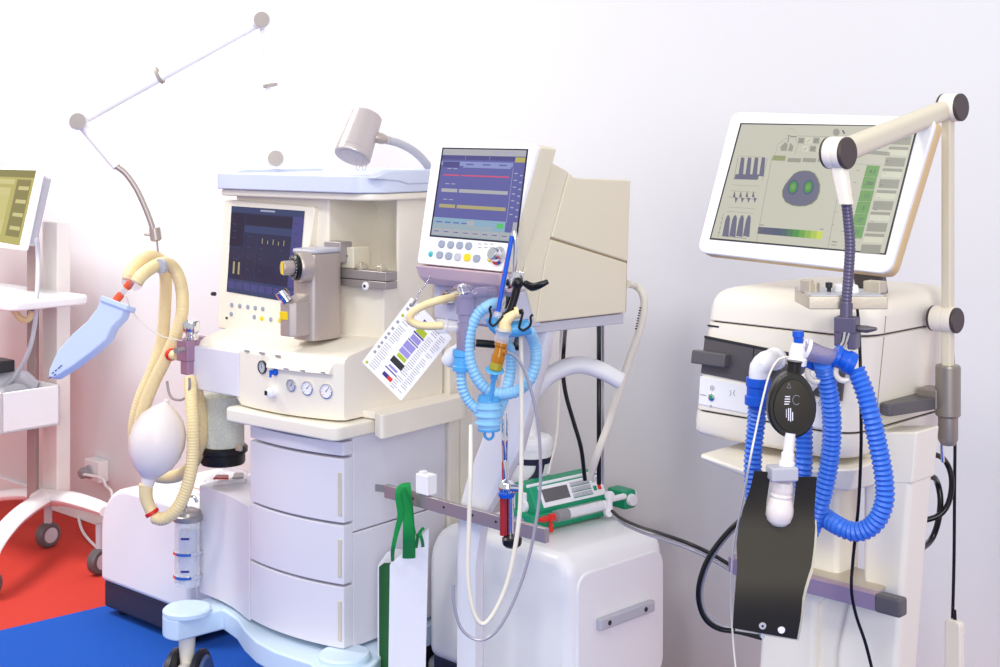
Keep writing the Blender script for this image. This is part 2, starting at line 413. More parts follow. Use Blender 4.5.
p = onface(276, 372); b = MB(A); b.lathe([(0, 0), (.009, 0), (.009, .005), (.006, .007), (.005, .018), (0, .018)], p, (0, -1, 0)); b.box(p.x-.003, p.x+.003, p.y-.022, p.y-.016, p.z-.012, p.z+.008, .002)
b.build('toggle_switch', [M['royald']], am)
p = onface(274, 392); b = MB(A); b.lathe([(0, 0), (.014, 0), (.013, .018), (.009, .02), (0, .02)], p, (0, -1, 0)); b.box(p.x-.014, p.x-.004, p.y-.022, p.y-.006, p.z-.007, p.z+.005, .002, mi=1)
b.build('black_white_knob', [M['white'], M['black']], am)
# --- upper body: back, right jamb, block under the rail, canopy under the shelf
b = MB(A); b.box(-.62, -.06, .425, .56, .9, 1.46, .006)
b.build('back_panel', M['shell'], am)
b = MB(A); b.prism([(-.092, .445), (-.088, .33), (-.076, .30), (-.064, .292), (-.06, .297), (-.06, .445)], 'z', 1.06, 1.462, .004, 2, minang=30)
b.prism([(-.36, .24), (-.0615, .24), (-.0615, .43), (-.36, .43)], 'z', 1.06, 1.225, .005, 2, minang=30)
b.build('right_jamb', M['shell'], am)
# curved niche ceiling behind the vaporizer
b = MB(A); b.prism([(.38, 1.455), (.43, 1.455), (.43, 1.25), (.424, 1.30), (.415, 1.36), (.40, 1.41)], 'x', -.25, -.08, 0); b.build('niche_cove', M['shell'], am)
b = MB(A); b.prism(rpoly([(-.655, .17), (-.075, .17), (-.04, .22), (-.035, .57), (-.655, .57)], .03), 'z', 1.44, 1.459, .005, 3, minang=30); b.build('canopy_rim', M['shell'], am)
# --- pale blue top shelf: tray with raised rim
out = rpoly([(-.65, .155), (-.085, .155), (-.035, .215), (-.03, .58), (-.65, .58)], .02)
b = MB(A); b.prism(out, 'z', 1.460, 1.506, .004, 3, minang=30)
b.prism([(.165, 1.5), (.235, 1.52), (.575, 1.52), (.575, 1.482), (.3, 1.482), (.27, 1.49)], 'x', -.06, -.0295, .004, 2)
b.prism([(.165, 1.5), (.235, 1.514), (.575, 1.514), (.575, 1.49), (.27, 1.49)], 'x', -.649, -.615, .004, 2)
b.box(-.649, -.03, .545, .579, 1.47, 1.517, .004)
b.build('top_shelf', M['paleblue'], am)
# --- monitor
mp = Plane(A.W(A.y(217, 328, .165)), A.W(A.y(296, 339, .165)), A.W(A.y(224, 200, .2)))
ring = rpoly([mp.hit(*p) for p in ((217, 328), (296, 339.5), (315, 207), (224, 199))], .012)
b = MB(A); slab(b, ring, mp.n, .03, .004); mo = b.build('monitor', M['shell'], am)
b = MB(A); b.box(-.63, -.245, .214, .43, 1.06, 1.445, .008); b.build('monitor_housing', M['shell'], am)
b = MB()
Q = lambda l, mi, o=.001: b.quadp(mp, l, o, mi)
Q([(232, 206), (305, 211), (297, 303.5), (227, 291.5)], 0)
def subq(c, s0, s1, t0, t1):
    TL, TR, BR, BL = [Vector((p[0], p[1])) for p in c]
    f = lambda s, t: tuple((TL*(1-s)+TR*s)*(1-t)+(BL*(1-s)+BR*s)*t)
    return [f(s0, t0), f(s1, t0), f(s1, t1), f(s0, t1)]
AS = [(232, 206), (305, 211), (297, 303.5), (227, 291.5)]
for s0, s1, t0, t1, mi, o in ((0, 1, .0, .07, 1, .0016), (.2, .85, .085, .2, 2, .0016), (.2, .85, .21, .29, 1, .0016), (.85, 1, .07, .84, 3, .0016), (0, .18, .08, .46, 2, .0016),
        (0, 1, .84, 1, 1, .0016), (.38, .385, .21, .83, 1, .002), (.195, .2, .08, .83, 1, .002), (.4, .6, .02, .04, 4, .002), (.02, .16, .47, .475, 1, .002)):
    Q(subq(AS, s0, s1, t0, t1), mi, o)
for k in range(9): Q(subq(AS, .02+k*.107, .11+k*.107, .87, .95), 3, .002)
for k in range(5): Q(subq(AS, .45+k*.075, .46+k*.075, .34+.02*(k % 2), .4), 5, .002)
for k in range(8): Q(subq(AS, .4+k*.05, .43+k*.05, .62, .625), 1, .002)
for s0, t0 in ((.04, .2), (.04, .28), (.04, .36), (.88, .14), (.88, .25), (.88, .36), (.88, .5), (.44, .24), (.6, .24), (.06, .6), (.1, .6), (.25, .33), (.25, .45), (.25, .57), (.25, .7), (.42, .45), (.42, .57), (.42, .7), (.7, .45)): Q(subq(AS, s0, s0+.05, t0, t0+.011), 1, .002)
for s0 in (.07, .14): Q(subq(AS, s0, s0+.025, .64, .78), 5, .002)
b.build('screen', [S['navy'], S['navyl'], S['navyd'], S['perid'], S['off'], S['sylw']], mo, wn=False)
for px, py, m in ((232, 305, 'key'), (240, 306, 'key'), (248, 307, 'key'), (255.5, 308, 'key'), (263, 309, 'key'), (231.5, 314, 'key'), (254.5, 317, 'key'), (262, 318.5, 'yellow'), (271, 319.5, 'key'), (280, 320.5, 'yellow')):
    p = mp.hit(px, py); k = MB(); k.lathe([(0, -.002), (.0065, -.002), (.0065, .002), (.005, .003), (0, .003)], p, mp.n, 16); k.build('key', M[m], mo)
p = mp.hit(227, 318); b = MB(); b.lathe([(0, 0), (.004, 0), (.003, .004), (0, .004)], p, mp.n, 12); b.build('indicator', M['dark'], mo)
p = A.W(A.x(215, 294, -.63)); b = MB(); b.lathe([(0, 0), (.006, 0), (.006, .012), (0, .014)], p, A.W((-1, 0, 0))-A.W((0, 0, 0)), 12); b.build('side_button', M['dark'], am)
# --- accessory rail with its clips
b = MB(A); b.box(-.33, -.022, .205, .25, 1.208, 1.228, .002); b.box(-.33, -.022, .205, .25, 1.2295, 1.254, .002)
ra = b.build('accessory_rail', M['silver'], am)
p = A.y(366, 286, .205); b = MB(A); b.lathe([(0, 0), (.011, 0), (.011, .004), (.009, .005), (0, .005)], p, (0, -1, 0), 20); b.lathe([(0, .005), (.004, .005), (.004, .007), (0, .007)], p, (0, -1, 0), 12, mi=1); b.build('rail_cap', [M['white'], M['dark']], ra)
for px in (362, 382):
    p = A.y(px, 268, .225); b = MB(A); b.box(p.x-.009, p.x+.009, .212, .238, 1.253, 1.268, .003); b.box(p.x-.004, p.x+.003, .216, .232, 1.266, 1.273, .002); b.build('rail_clip', M['alu'], ra)
p = A.y(352, 259, .23); b = MB(A); b.box(p.x-.028, p.x+.02, .215, .28, 1.2545, 1.312, .004); b.lathe([(0, 0), (.004, 0), (.004, .001), (0, .001)], (p.x-.005, .215, 1.288), (0, -1, 0), 12, mi=1)
b.build('mounting_block', [M['cream'], M['dark']], ra)
# --- valve block on the left side with hook
VY = .03
c = A.y(186, 368, VY)
b = MB(A); b.box(c.x-.018, c.x+.03, VY-.02, VY+.03, .985, 1.046, .004); b.box(c.x-.006, c.x+.026, VY-.016, VY+.025, .948, .987, .004)
b.box(c.x, -.59, VY+.01, VY+.05, .97, 1.05, .003)
vb = b.build('valve_block', M['mauve'], am)
p = A.y(191.5, 340, VY)
b = MB(A); b.lathe([(0, 1.046), (.02, 1.046), (.02, 1.052), (.016, 1.055), (.016, 1.063), (.023, 1.07), (.024, 1.093), (.021, 1.098), (0, 1.098)], (p.x, VY, 0), n=12); b.build('valve_knob', M['chrome'], vb)
p = A.y(184, 349, VY-.03); b = MB(A); b.lathe([(0, 0), (.006, 0), (.006, .03), (.008, .031), (.008, .038), (0, .038)], p, (.3, -1, 0), 14); b.build('valve_pin', M['steel'], vb)
p = A.y(180, 356, VY); e = A.y(171, 356.5, VY)
b = MB(A); b.lathe([(0, 0), (.014, 0), (.014, .022), (0, .022)], (p.x-.012, VY, p.z), (-1, 0, 0), 16); b.lathe([(.001, .022), (.017, .022), (.018, .03), (.014, .038), (.001, .038)], (p.x-.012, VY, p.z), (-1, 0, 0), 16, mi=1); b.build('red_port', [M['hose'], M['redp']], vb)
b = MB(); hk = [A.W(A.y(px, py, VY-.03)) for px, py in ((189.5, 378), (189.5, 388), (187, 396), (180, 400), (172, 398), (168.5, 391), (167, 381))]
b.tube(hk, .0038, 8); b.build('bag_hook', M['steel'], vb)
# --- soda lime absorber canister hanging under the console
p0 = A.y(223, 400, .16); zt = .915; zb = A.y(223, 463, .16).z
rr = .064
b = MB(A); b.lathe([(0, zb+.05), (rr*.97, zb+.05), (rr*.97, zt), (0, zt)], (p0.x, .16, 0), n=40)
ab = b.build('absorber_canister', M['canis'], am)
b = MB(A); b.lathe([(0, zb+.05), (rr*.94, zb+.05), (rr*.94, zt-.045), (rr*.5, zt-.035), (0, zt-.037)], (p0.x, .16, 0), n=40); b.build('soda_lime', M['granule'], ab)
b = MB(A); b.lathe([(0, zb), (rr*.95, zb), (rr*.99, zb+.006), (rr*.99, zb+.03), (rr*1.1, zb+.034), (rr*1.1, zb+.046), (rr*1.0, zb+.052), (0, zb+.052)], (p0.x, .16, 0), n=40); b.build('canister_base', M['black'], ab)
p = A.y(239, 448, .16-rr); b = MB(A); b.box(p.x-.011, p.x+.011, .155-rr, .165-rr, p.z-.008, p.z+.008, .003); b.build('latch', M['alu'], ab)
# ================================================================ VAPORIZER on the accessory rail
vz = thing('vaporizer', 'silver grey vaporizer box with black dial hung on the machine rail', 'vaporizer')
q0 = A.y(342, 333, .19); z0v, z1v = A.y(330, 338, .13).z, A.y(318, 249, .13).z
xr = q0.x; VX0, VX1, VY0, VY1 = xr-.09, xr, .085, .20
z0v = A.y(320, 343, VY0).z; z1v = A.y(318, 255, VY0).z
vr = rpoly([(VX0, VY0), (VX1, VY0), (VX1, VY1), (VX0, VY1)], .03)
b = MB(A); b.prism(vr, 'z', z0v, z1v, .004, 2, minang=40); b.build('vaporizer_body', M['pewter'], vz)
b = MB(A); b.prism(rpoly([(VX0-.002, VY0-.002), (VX1+.002, VY0-.002), (VX1+.002, VY1), (VX0-.002, VY1)], .03), 'z', z1v, z1v+.012, .005, 3, minang=40); b.build('vaporizer_lid', M['lgrey'], vz)
dc = A.y(300, 267, VY0-.012); dc.x = (VX0+VX1)/2+.012
dax = Vector((-.35, -1, 0))
b = MB(A); b.lathe([(0, -.02), (.042, -.02), (.041, .006), (.037, .012), (0, .012)], dc, dax, 36); b.build('dial_collar', M['pewter'], vz)
b = MB(A); b.lathe([(0, .010), (.034, .010), (.034, .020), (.030, .024), (0, .024)], dc, dax, 36)
dn = dax.normalized(); du = dn.cross(Vector((0, 0, 1))).normalized()
for k in range(20):
    a = 2*math.pi*k/20; rd = du*math.cos(a)+Vector((0, 0, 1))*math.sin(a); tg = dn.cross(rd)
    c0 = dc+dn*.0245; b.add([c0+rd*.025+tg*.0008, c0+rd*.031+tg*.0008, c0+rd*.031-tg*.0008, c0+rd*.025-tg*.0008], [[0, 1, 2, 3]], 1)
dd = b.build('dial', [M['black'], M['paper']], vz)
b = MB(A); b.lathe([(0, .02), (.019, .02), (.019, .05), (.017, .053), (0, .053)], dc, dax, 28); b.build('dial_grip', M['pewter'], dd)
b = MB(A); c0 = dc+dn*.0535; b.add([c0+du*s_*.009+Vector((0, 0, t_)) for s_, t_ in ((-1, -.016), (1, -.016), (1, .016), (-1, .016))], [[0, 1, 2, 3]]); b.build('dial_label', M['yellow'], dd, wn=False)
# filler block
fz0 = A.y(298, 337, VY0-.04).z; fz1 = A.y(298, 303, VY0-.04).z
fx = (VX0+VX1)/2+.0
pts = [(fx-.022, VY0-.055), (fx+.012, VY0-.055), (fx+.026, VY0-.04), (fx+.03, VY0-.02), (fx+.03, VY0+.01), (fx-.022, VY0+.01)]
b = MB(A); b.prism(pts, 'z', fz0, fz1, .003, 2); fb = b.build('filler_block', M['pewter'], vz)
b = MB(A); b.prism([(VY0-.056, fz1-.001), (VY0+.004, fz1-.001), (VY0+.004, fz1+.02)], 'x', fx-.02, fx+.026, .002, 2); b.build('filler_wedge', M['pewter'], fb)
b = MB(A); b.box(fx-.0225, fx+.008, VY0-.0565, VY0-.054, fz1-.045, fz1-.024, .001); b.build('filler_label', M['yellow'], fb)
b = MB(A); b.lathe([(0, 0), (.014, 0), (.014, .012), (.017, .014), (.017, .03), (.015, .033), (0, .033)], (fx-.004, VY0-.045, fz1+.002), (-.5, -.45, 1), 12); b.build('filler_knob', M['chrome'], fb)
b = MB(A); b.box(VX0+.02, VX1-.006, .19, .235, z1v-.03, z1v+.026, .003); b.build('rail_hanger', M['steel'], vz)

# ================================================================ GOOSENECK LAMP behind the top shelf
lp = thing('gooseneck_lamp', 'small silver lamp with conical shade bent over the pale blue shelf', 'lamp')
YL = 3.72
c0 = at(352, 157, YL-.03); c1 = at(367, 115, YL+.03); ax = (c1-c0).normalized(); L = (c1-c0).length
b = MB(); b.lathe([(.036, .002), (.048, 0), (.050, .004), (.049, .018), (.0495, .0185), (.0495, .0205), (.049, .021), (.043, L-.004), (.039, L), (.012, L+.003), (0, L+.003)], c0, ax, 36)
b.lathe([(0, .02), (.03, .02), (.037, .002), (.036, .001), (0, .012)], c0, ax, 30)
sh = b.build('lamp_shade', M['lamps'], lp)
b = MB()
for dx in (0, 6): b.tube(ats(YL-.03, (357+dx, 158), (356+dx, 166), (358+dx, 171), (361+dx, 164)), .0009, 6)
b.build('filament_wire', M['steel'], sh)
hb = at(374, 137, YL); b = MB(); b.lathe([(0, 0), (.012, 0), (.015, .01), (.015, .025), (.011, .034), (.011, .045), (0, .045)], hb, at(392, 141, YL+.02)-hb, 16); b.build('lamp_hinge', M['pewter'], lp)
b = MB(); b.tube(ats(YL, (386, 140, 3.73), (398, 143, 3.76), (412, 150, 3.8), (424, 161, 3.85), (432, 174, 3.9), (436, 190, 3.93)), .0115, 12, corr=.06, pitch=.008); b.build('gooseneck', M['lgrey'], lp)

# ================================================================ LEFT SUPPORT ARM over the machine
la = thing('support_arm', 'white jointed hose support arm reaching left above the anaesthesia machine', 'support arm')
k0 = at(275, 158, 4.12); k1 = at(261, 20, 4.08); k2 = at(78, 121, 4.0); k3 = at(117, 167, 3.98)
n0 = Vector((.25, -1, 0)).normalized()
def disc(px, py, Y, r, t, m, name, ax=n0, par=None):
    c = at(px, py, Y); b = MB(); b.lathe([(0, -t), (r, -t), (r, t*.6), (r*.9, t), (0, t)], c, ax, 32); o = b.build(name, M['white'], par)
    f = MB(); f.lathe([(0, t*.9), (r*.88, t*.9), (r*.86, t*1.25), (0, t*1.3)], c, ax, 32); f.build('knob_cap', M[m], o); return o
disc(275, 158, 4.12, .026, .02, 'wknob', 'joint', n0, la)
b = MB(); b.tube([k0, at(271, 120, 4.11), at(266, 60, 4.09), k1], .008, 10); b.build('upright_rod', M['armw'], la)
disc(261, 20, 4.06, .026, .022, 'wknob', 'joint', n0, la)
b = MB(); b.tube([k1+Vector((0, .02, 0)), k2+Vector((0, .02, 0))], .015, 14, sm=False); b.build('arm_beam', M['armw'], la)
disc(78, 121, 3.98, .026, .022, 'wknob', 'joint', n0, la)
b = MB(); b.tube([k2, k3], .013, 12, sm=False); b.build('arm_beam', M['armw'], la)
def band(pa, pb, Y0, Y1, w, m, r): 
    a, c = at(*pa, Y0), at(*pb, Y1); b = MB(); b.lathe([(0, 0), (r, 0), (r, w), (0, w)], a, c-a, 16); return b.build('strap', M[m], la)
band((160.5, 74.5), (156, 77), 4.06, 4.06, .010, 'wknob', .027)
band((270, 84), (271, 90), 4.1, 4.1, .008, 'wknob', .022)
b = MB(); b.tube(ats(3.98, (116, 166), (126, 174), (137, 190), (147, 212), (153, 229)), .0085, 12, corr=.06, pitch=.007); b.build('gooseneck', M['pewter'], la)
b = MB(); b.lathe([(0, 0), (.016, 0), (.016, .034), (.01, .038), (0, .038)], at(154.5, 228, 3.98), at(157, 245, 3.98)-at(154.5, 228, 3.98), 10)
b.tube(ats(3.98, (152, 235), (144, 234)), .004, 8, sm=False); b.build('hose_clip', M['pewter'], la)
b = MB(); b.tube(ats(3.98, (157, 240), (158, 252), (159, 259)), .003, 8); b.build('clip_hook', M['steel'], la)

# ================================================================ CREAM BREATHING HOSES of the anaesthesia machine
t1 = thing('breathing_hose', 'cream breathing hose looping over the clip, longer of the two behind the bag', 'hose', 'cream breathing hoses')
b = MB(); b.tube(ats(3.95, (128, 280, 3.86), (131, 271, 3.87), (139, 262, 3.9), (150, 256.5, 3.96), (160, 260, 4.0), (165.5, 275, 4.02), (165, 305, 4.05), (162, 340, 4.06), (152, 372, 4.06), (140, 400, 4.06), (134, 430, 4.06), (138, 458, 4.06), (152, 474, 4.05), (172, 477, 4.02), (190, 468, 3.96), (200, 445, 3.93), (201, 415, 3.93), (196, 388, 3.92)), .0185, 14, corr=.05, pitch=.009)
b.build('hose_tube', M['hose'], t1)
t2 = thing('breathing_hose', 'cream breathing hose hanging on the right of the clip', 'hose', 'cream breathing hoses')
b = MB(); b.tube(ats(3.95, (136, 283, 3.82), (142, 275, 3.83), (153, 267, 3.87), (165, 263, 3.92), (175, 270, 3.95), (181.5, 288, 3.95), (182, 312, 3.94), (176, 335, 3.94), (166, 358, 3.95), (155, 380, 3.96), (146, 402, 3.97), (140, 425, 3.98), (142, 450, 3.99)), .0185, 14, corr=.05, pitch=.009)
b.build('hose_tube', M['hose'], t2)
b = MB(); ww = at(161, 266, 3.875); b.lathe([(.0188, -.006), (.021, -.006), (.021, .006), (.0188, .006)], ww, at(168, 263.5, 3.9)-ww, 20); b.build('clear_band', M['lgrey'], t2)
# Y connector + lung
yc = thing('y_connector', 'clear y connector with orange red ends joining the cream hoses to the blue lung', 'connector')
b = MB()
for a_, c_ in (((129, 279, 3.86), (127, 285, 3.84)), ((137, 282, 3.82), (134, 286, 3.82))):
    p, q = at(*a_), at(*c_); b.lathe([(0, -.004), (.0185, -.004), (.019, .012), (.013, .022), (0, .022)], p, q-p, 20)
b.tube(ats(3.82, (131, 282), (127, 287), (122, 294)), .0085, 12)
b.build('clear_body', M['smoke'], yc)
for a_, c_ in (((131, 282), (126.5, 288)), ((121.5, 294), (115.5, 301))):
    p, q = at(*a_, 3.82), at(*c_, 3.82); b = MB(); b.lathe([(0, 0), (.0105, 0), (.0115, (q-p).length*.5), (.0105, (q-p).length), (0, (q-p).length)], p, q-p, 18); b.build('red_sleeve', M['redo'], yc)
lg = thing('test_lung', 'long pale blue foam wedge lung tapering to a point, hanging left of the hoses', 'test lung')
n = Vector((-.5, -1, .4)).normalized()
OUT = [(101, 297), (126.5, 305.5), (123, 316), (113, 326), (107, 339), (92, 352), (72, 367), (52, 379.5), (46, 379), (47, 371), (56, 351), (72, 333), (87, 320), (97, 307)]
top = ats(3.80, *OUT)
# thick wedge: front face pale, lower side in its own shade by light only
b = MB(); cen = sum(top, Vector())/len(top)
slab(b, [cen+(p-cen)*.95 for p in top], n, .032, .004)
b.build('lung_body', M['lung'], lg)
b = MB(); e0, e1 = ats(3.79, (101, 295), (128, 305)); dv = (at(97, 305, 3.79)-e0)*.55
slab(b, [e0, e1, e1+dv, e0+dv], n, .038, .003); b.build('lung_cuff', M['lung'], lg)
b = MB()
for k, (px, py) in enumerate(((52, 373), (55, 370.5), (58, 368), (54, 375), (49, 378), (60, 366))): b.quadp(Plane(top[0], top[1], top[6]), [(px, py), (px+2.2, py-1.6), (px+2.6, py-.6), (px+.4, py+1)], .003)
b.build('printed_mark', M['navyp'], lg, wn=False)
# thin sampling line
tl = thing('sampling_line', 'thin white sampling line sagging from the clear y connector to the machine', 'tube')
b = MB(); b.tube(ats(3.85, (126, 296, 3.82), (133, 312), (146, 326), (162, 336), (178, 340), (196, 344, 3.9)), .0016, 6); b.build('line_tube', M['tubec'], tl)
# hand ventilation bag
hb_ = thing('breathing_bag', 'translucent white egg shaped breathing bag hanging by the cream hose', 'breathing bag')
YB = 3.80
b = MB(); axb = at(166, 402, YB)-at(147, 486, YB); o_ = at(147, 486, YB); Lb = axb.length
b.lathe([(0, 0), (.017, 0), (.018, .03*Lb), (.02, .1*Lb), (.034, .155*Lb), (.056, .25*Lb), (.071, .38*Lb), (.077, .52*Lb), (.073, .67*Lb), (.058, .81*Lb), (.035, .91*Lb), (.015, .97*Lb), (.007, 1.0*Lb), (.006, 1.03*Lb), (0, 1.03*Lb)], o_, axb, 36)
b.build('bag_bladder', M['bag'], hb_)
bh = MB(); bh.tube(ats(YB, (146, 484), (146, 496), (149, 506), (153, 513)), [.02, .018, .0165, .017], 16); bh.build('bag_neck', M['hose'], hb_)
a_, c_ = at(151, 511, YB), at(156, 519, YB); b = MB(); b.lathe([(0, 0), (.0195, 0), (.0195, .01), (0, .01)], a_, c_-a_, 20); b.build('red_ring', M['redp'], hb_)
t3 = thing('breathing_hose', 'ribbed cream hose from the valve block down to the breathing bag', 'hose', 'cream breathing hoses')
b = MB(); b.tube(ats(3.8, (154, 517, 3.80), (163, 519, 3.79), (174, 512, 3.78), (183, 498, 3.78), (190, 476, 3.78), (193, 450, 3.79), (193, 420, 3.80), (191, 395, 3.83), (190, 378, 3.86)), .018, 14, corr=.08, pitch=.008); b.build('hose_tube', M['hose'], t3)

# ================================================================ SUCTION JAR at the machine's side
sj = thing('suction_jar', 'tall clear suction jar with metal lid and rings beside the machine cabinet', 'jar')
YJ = 3.96; bot = at(188, 585, YJ); topz = at(188, 520, YJ).z-bot.z
rj = .038
b = MB(); b.lathe([(0, 0), (rj*.9, 0), (rj, .01), (rj, topz), (rj-.003, topz), (rj-.003, .012), (0, .008)], bot, n=32); b.build('jar_glass', M['glass'], sj)
b = MB(); b.lathe([(0, .005), (rj*.7, .008), (rj*.7, topz-.03), (0, topz-.03)], bot, n=24); b.build('inner_liner', M['liner'], sj)
b = MB(); b.lathe([(0, topz), (rj*1.08, topz), (rj*1.1, topz+.004), (rj*1.1, topz+.014), (rj*1.0, topz+.017), (rj*.95, topz+.026), (rj*.5, topz+.034), (0, topz+.036)], bot, n=32); ld = b.build('jar_lid', M['silver'], sj)
b = MB(); b.tube([bot+Vector((dx, 0, topz+dz)) for dx, dz in ((-.006, .03), (-.006, .055), (.004, .068), (.018, .066), (.026, .05))], .005, 8); b.build('lid_spout', M['chrome'], ld)
for f in (.16, .52):
    b = MB(); b.lathe([(rj*1.01, topz*f-.004), (rj*1.1, topz*f-.004), (rj*1.1, topz*f+.004), (rj*1.01, topz*f+.004)], bot, n=32)
    b.tube([bot+Vector((rj*1.05, 0, topz*f)), A.W((-.665, .2, bot.z+topz*f))], .004, 8, sm=False); b.build('ring_bracket', M['chrome'], sj)
b = MB()
for k in range(3): 
    zz = bot.z+topz*(.25+.25*k); b.add([(bot.x-.012+(.005 if k % 2 else 0), bot.y-rj-.0012, zz), (bot.x+.012, bot.y-rj-.0004, zz), (bot.x+.012, bot.y-rj-.0004, zz+.006), (bot.x-.012+(.005 if k % 2 else 0), bot.y-rj-.0012, zz+.006)], [[0, 1, 2, 3]])
b.build('printed_scale', M['navyp'], sj, wn=False)
# ================================================================ CABINETS standing on the carpet (rounded white units on a slate plinth)
def cabinet(fr, w, d, h, label, handle):
    t = thing('compressor_cabinet', label, 'cabinet', 'rounded white compressor cabinets')
    b = MB(fr); b.box(-w+.008, -.008, .01, d-.01, .03, .12, .01); b.build('plinth', M['slate'], t)
    for sx in (-w+.06, -.06):
        for sy in (.06, d-.06):
            b = MB(fr); b.lathe([(0, .0075), (.02, .0075), (.024, .012), (.024, .031), (0, .031)], (sx, sy, 0), n=16); b.build('foot', M['black'], t)
    prof = rpoly([(-w, .118), (0, .118), (0, h), (-w, h)], .001, 1)
    pts = [(-w, .118), (0, .118)]
    for i in range(9): a = R(90*i/8); pts.append((-.07+.07*math.cos(a), h-.07+.07*math.sin(a)))
    for i in range(9): a = R(90+90*i/8); pts.append((-w+.16+.16*math.cos(a), h-.16+.16*math.sin(a)))
    b = MB(fr); b.prism(pts, 'y', 0, d, .018, 4, minang=40); b.build('shell', M['white'], t)
    sp = []
    for p in rpoly([(.03, .14), (d-.02, .14), (d-.02, h-.055), (.03, h-.055)], .035, 5): sp.append((p[0], p[1]))
    b = MB(fr); b.prism(sp, 'x', -.004, .006, .004, 3, minang=50); sd = b.build('side_panel', M['white'], t)
    return t
CB = Frame(-.975, 4.345, -42)
cabinet(CB, .50, .40, .45, 'rounded white cabinet on a slate plinth behind the breathing bag', False)
# leaflet on that cabinet, packet on the machine's side cabinet
b = MB(CB); zt = .4512
b.box(-.27, -.10, .12, .25, zt, zt+.002, .0006); lf = tag(b.build('leaflet', M['paper']), 'thin white leaflet lying on the rounded cabinet behind the bag', 'leaflet')
b = MB(CB); b.box(-.26, -.12, .15, .157, zt+.002, zt+.0026); b.box(-.2, -.11, .2, .204, zt+.002, zt+.0026, mi=0); b.build('printed_line', M['redo'], lf, wn=False)
pk = thing('plastic_packet', 'clear plastic packet with red contents lying under the absorber canister', 'packet')
b = MB(A); rg = [tuple(A.z(px, py, .62).xy) for px, py in ((203, 481), (212, 484), (246, 481), (248, 473), (236, 468), (222, 471))]
b.hexa([(x, y, .614) for x, y in rg], [(x*.98-.01, y*.98+.004, .627) for x, y in rg], .003, 2); b.build('film', M['clear'], pk)
b = MB(A); b.hexa([(*A.z(px, py, .6275).xy, .6275) for px, py in ((212, 479.5), (229, 479.5), (229, 475), (216, 475))], [(*A.z(px, py, .634).xy, .634) for px, py in ((213, 478), (228, 478), (228, 474.5), (217, 474.5))], .002, 2); b.build('red_contents', M['redp'], pk)
b = MB(A); b.hexa([(*A.z(px, py, .6275).xy, .6275) for px, py in ((232, 479), (244, 478), (244, 473), (234, 473))], [(*A.z(px, py, .632).xy, .632) for px, py in ((232.5, 478), (243, 477), (243, 472.5), (234.5, 472.5))], .002, 2); b.build('foil_sleeve', M['silver'], pk)
# ================================================================ CENTRE VENTILATOR
B = Frame((503-500)/FL*3.0, 3.0, -45.5)
pv = thing('patient_ventilator', 'cream ventilator with tilted purple graph screen, key panel and deep housing on a white column', 'ventilator')
TB = .085
sp = Plane(B.W(B.y(417, 262, 0)), B.W(B.y(503, 270, 0)), B.W(B.y(437, 139, TB)))
MC = [(417, 263), (502.5, 271.5), (537.5, 146), (533, 143.5), (487, 138.5), (440, 138), (434, 141)]
ring = rpoly([sp.hit(*p) for p in MC], .008, 3)
b = MB(); slab(b, ring, sp.n, .012, .004); mo = b.build('monitor', M['white'], pv)
# cream back half of the monitor
lo = [sp.hit(*p, -.012) for p in MC]; back = []
for p in lo:
    q = B.loc(p); back.append(B.W((q.x, q.y+.05, q.z-.004)))
b = MB(); b.hexa(lo, back, .003, 2); b.build('monitor_back', M['cream'], pv)
# main housing, profile seen from the right side (x = 0)
pr = [(.03, 1.30), (.098, 1.186), (.405, 1.176), (.405, 1.19), (.412, 1.309), (.424, 1.505), (.27, 1.512), (.225, 1.513), (.15, 1.548), (.11, 1.55)]
def strip(name, poly, x0=-.29, x1=.002, m='cream', r=.004): 
    b = MB(B); b.prism(poly, 'x', x0, x1, r, 3); return b.build(name, M[m], pv)
# three shell panels that meet in seams: front wedge, upper rear, lower rear
strip('front_shell', [(.06, 1.30), (.1, 1.19), (.1, 1.2), (.127, 1.33), (.147, 1.381), (.205, 1.528), (.15, 1.55), (.115, 1.55)])
strip('upper_shell', [(.149, 1.383), (.413, 1.312), (.424, 1.505), (.27, 1.512), (.225, 1.515), (.207, 1.526)], -.288, .003)
strip('lower_shell', [(.101, 1.196), (.407, 1.192), (.412, 1.309), (.148, 1.379), (.129, 1.33)], -.288, .002)
b = MB(B); b.prism([(.1, 1.2), (.41, 1.195), (.42, 1.49), (.22, 1.5), (.13, 1.5), (.11, 1.33)], 'x', -.284, -.001); b.build('inner_frame', M['seam'], pv)
strip('base_tray', [(.10, 1.172), (.405, 1.166), (.405, 1.19), (.10, 1.194)], -.27, -.004, 'lgrey', .002)
# screen
SQ = [(444, 149), (527, 150.5), (515.5, 242), (431.5, 235)]
def sq(s0, s1, t0, t1, C=SQ): return subq(C, s0, s1, t0, t1)
b = MB(); mats = [S[k] for k in ('peri', 'peril', 'perid', 'sred', 'sgry', 'sylw', 'cyan', 'cyang', 'sgreen', 'off', 'navyd', 'olive')]
Z1, Z2, Z3 = .0008, .0013, .0018
def Q(r, mi, o=Z1): b.quadp(sp, sq(*r), o, mi)
b.quadp(sp, subq([(442.5, 147.5), (528.5, 149), (517, 244), (429.5, 236.5)], 0, 1, 0, 1), .0004, 10)
Q((0, 1, 0, 1), 0)
Q((0, 1, 0, .07), 4, Z2); Q((0, 1, .075, .12), 2, Z2); Q((.28, .285, .075, .12), 1, Z3); Q((.57, .575, .075, .12), 1, Z3); Q((.88, 1, .08, .135), 11, Z3); Q((.62, .68, .02, .05), 9, Z3); Q((.72, .9, .025, .04), 9, Z3)
Q((.0, .86, .14, .19), 1, Z2); Q((.02, .22, .145, .21), 2, Z3); Q((.27, .84, .145, .21), 1, Z3)
for s0 in (.3, .5, .7): Q((s0, s0+.09, .165, .18), 0, .0022)
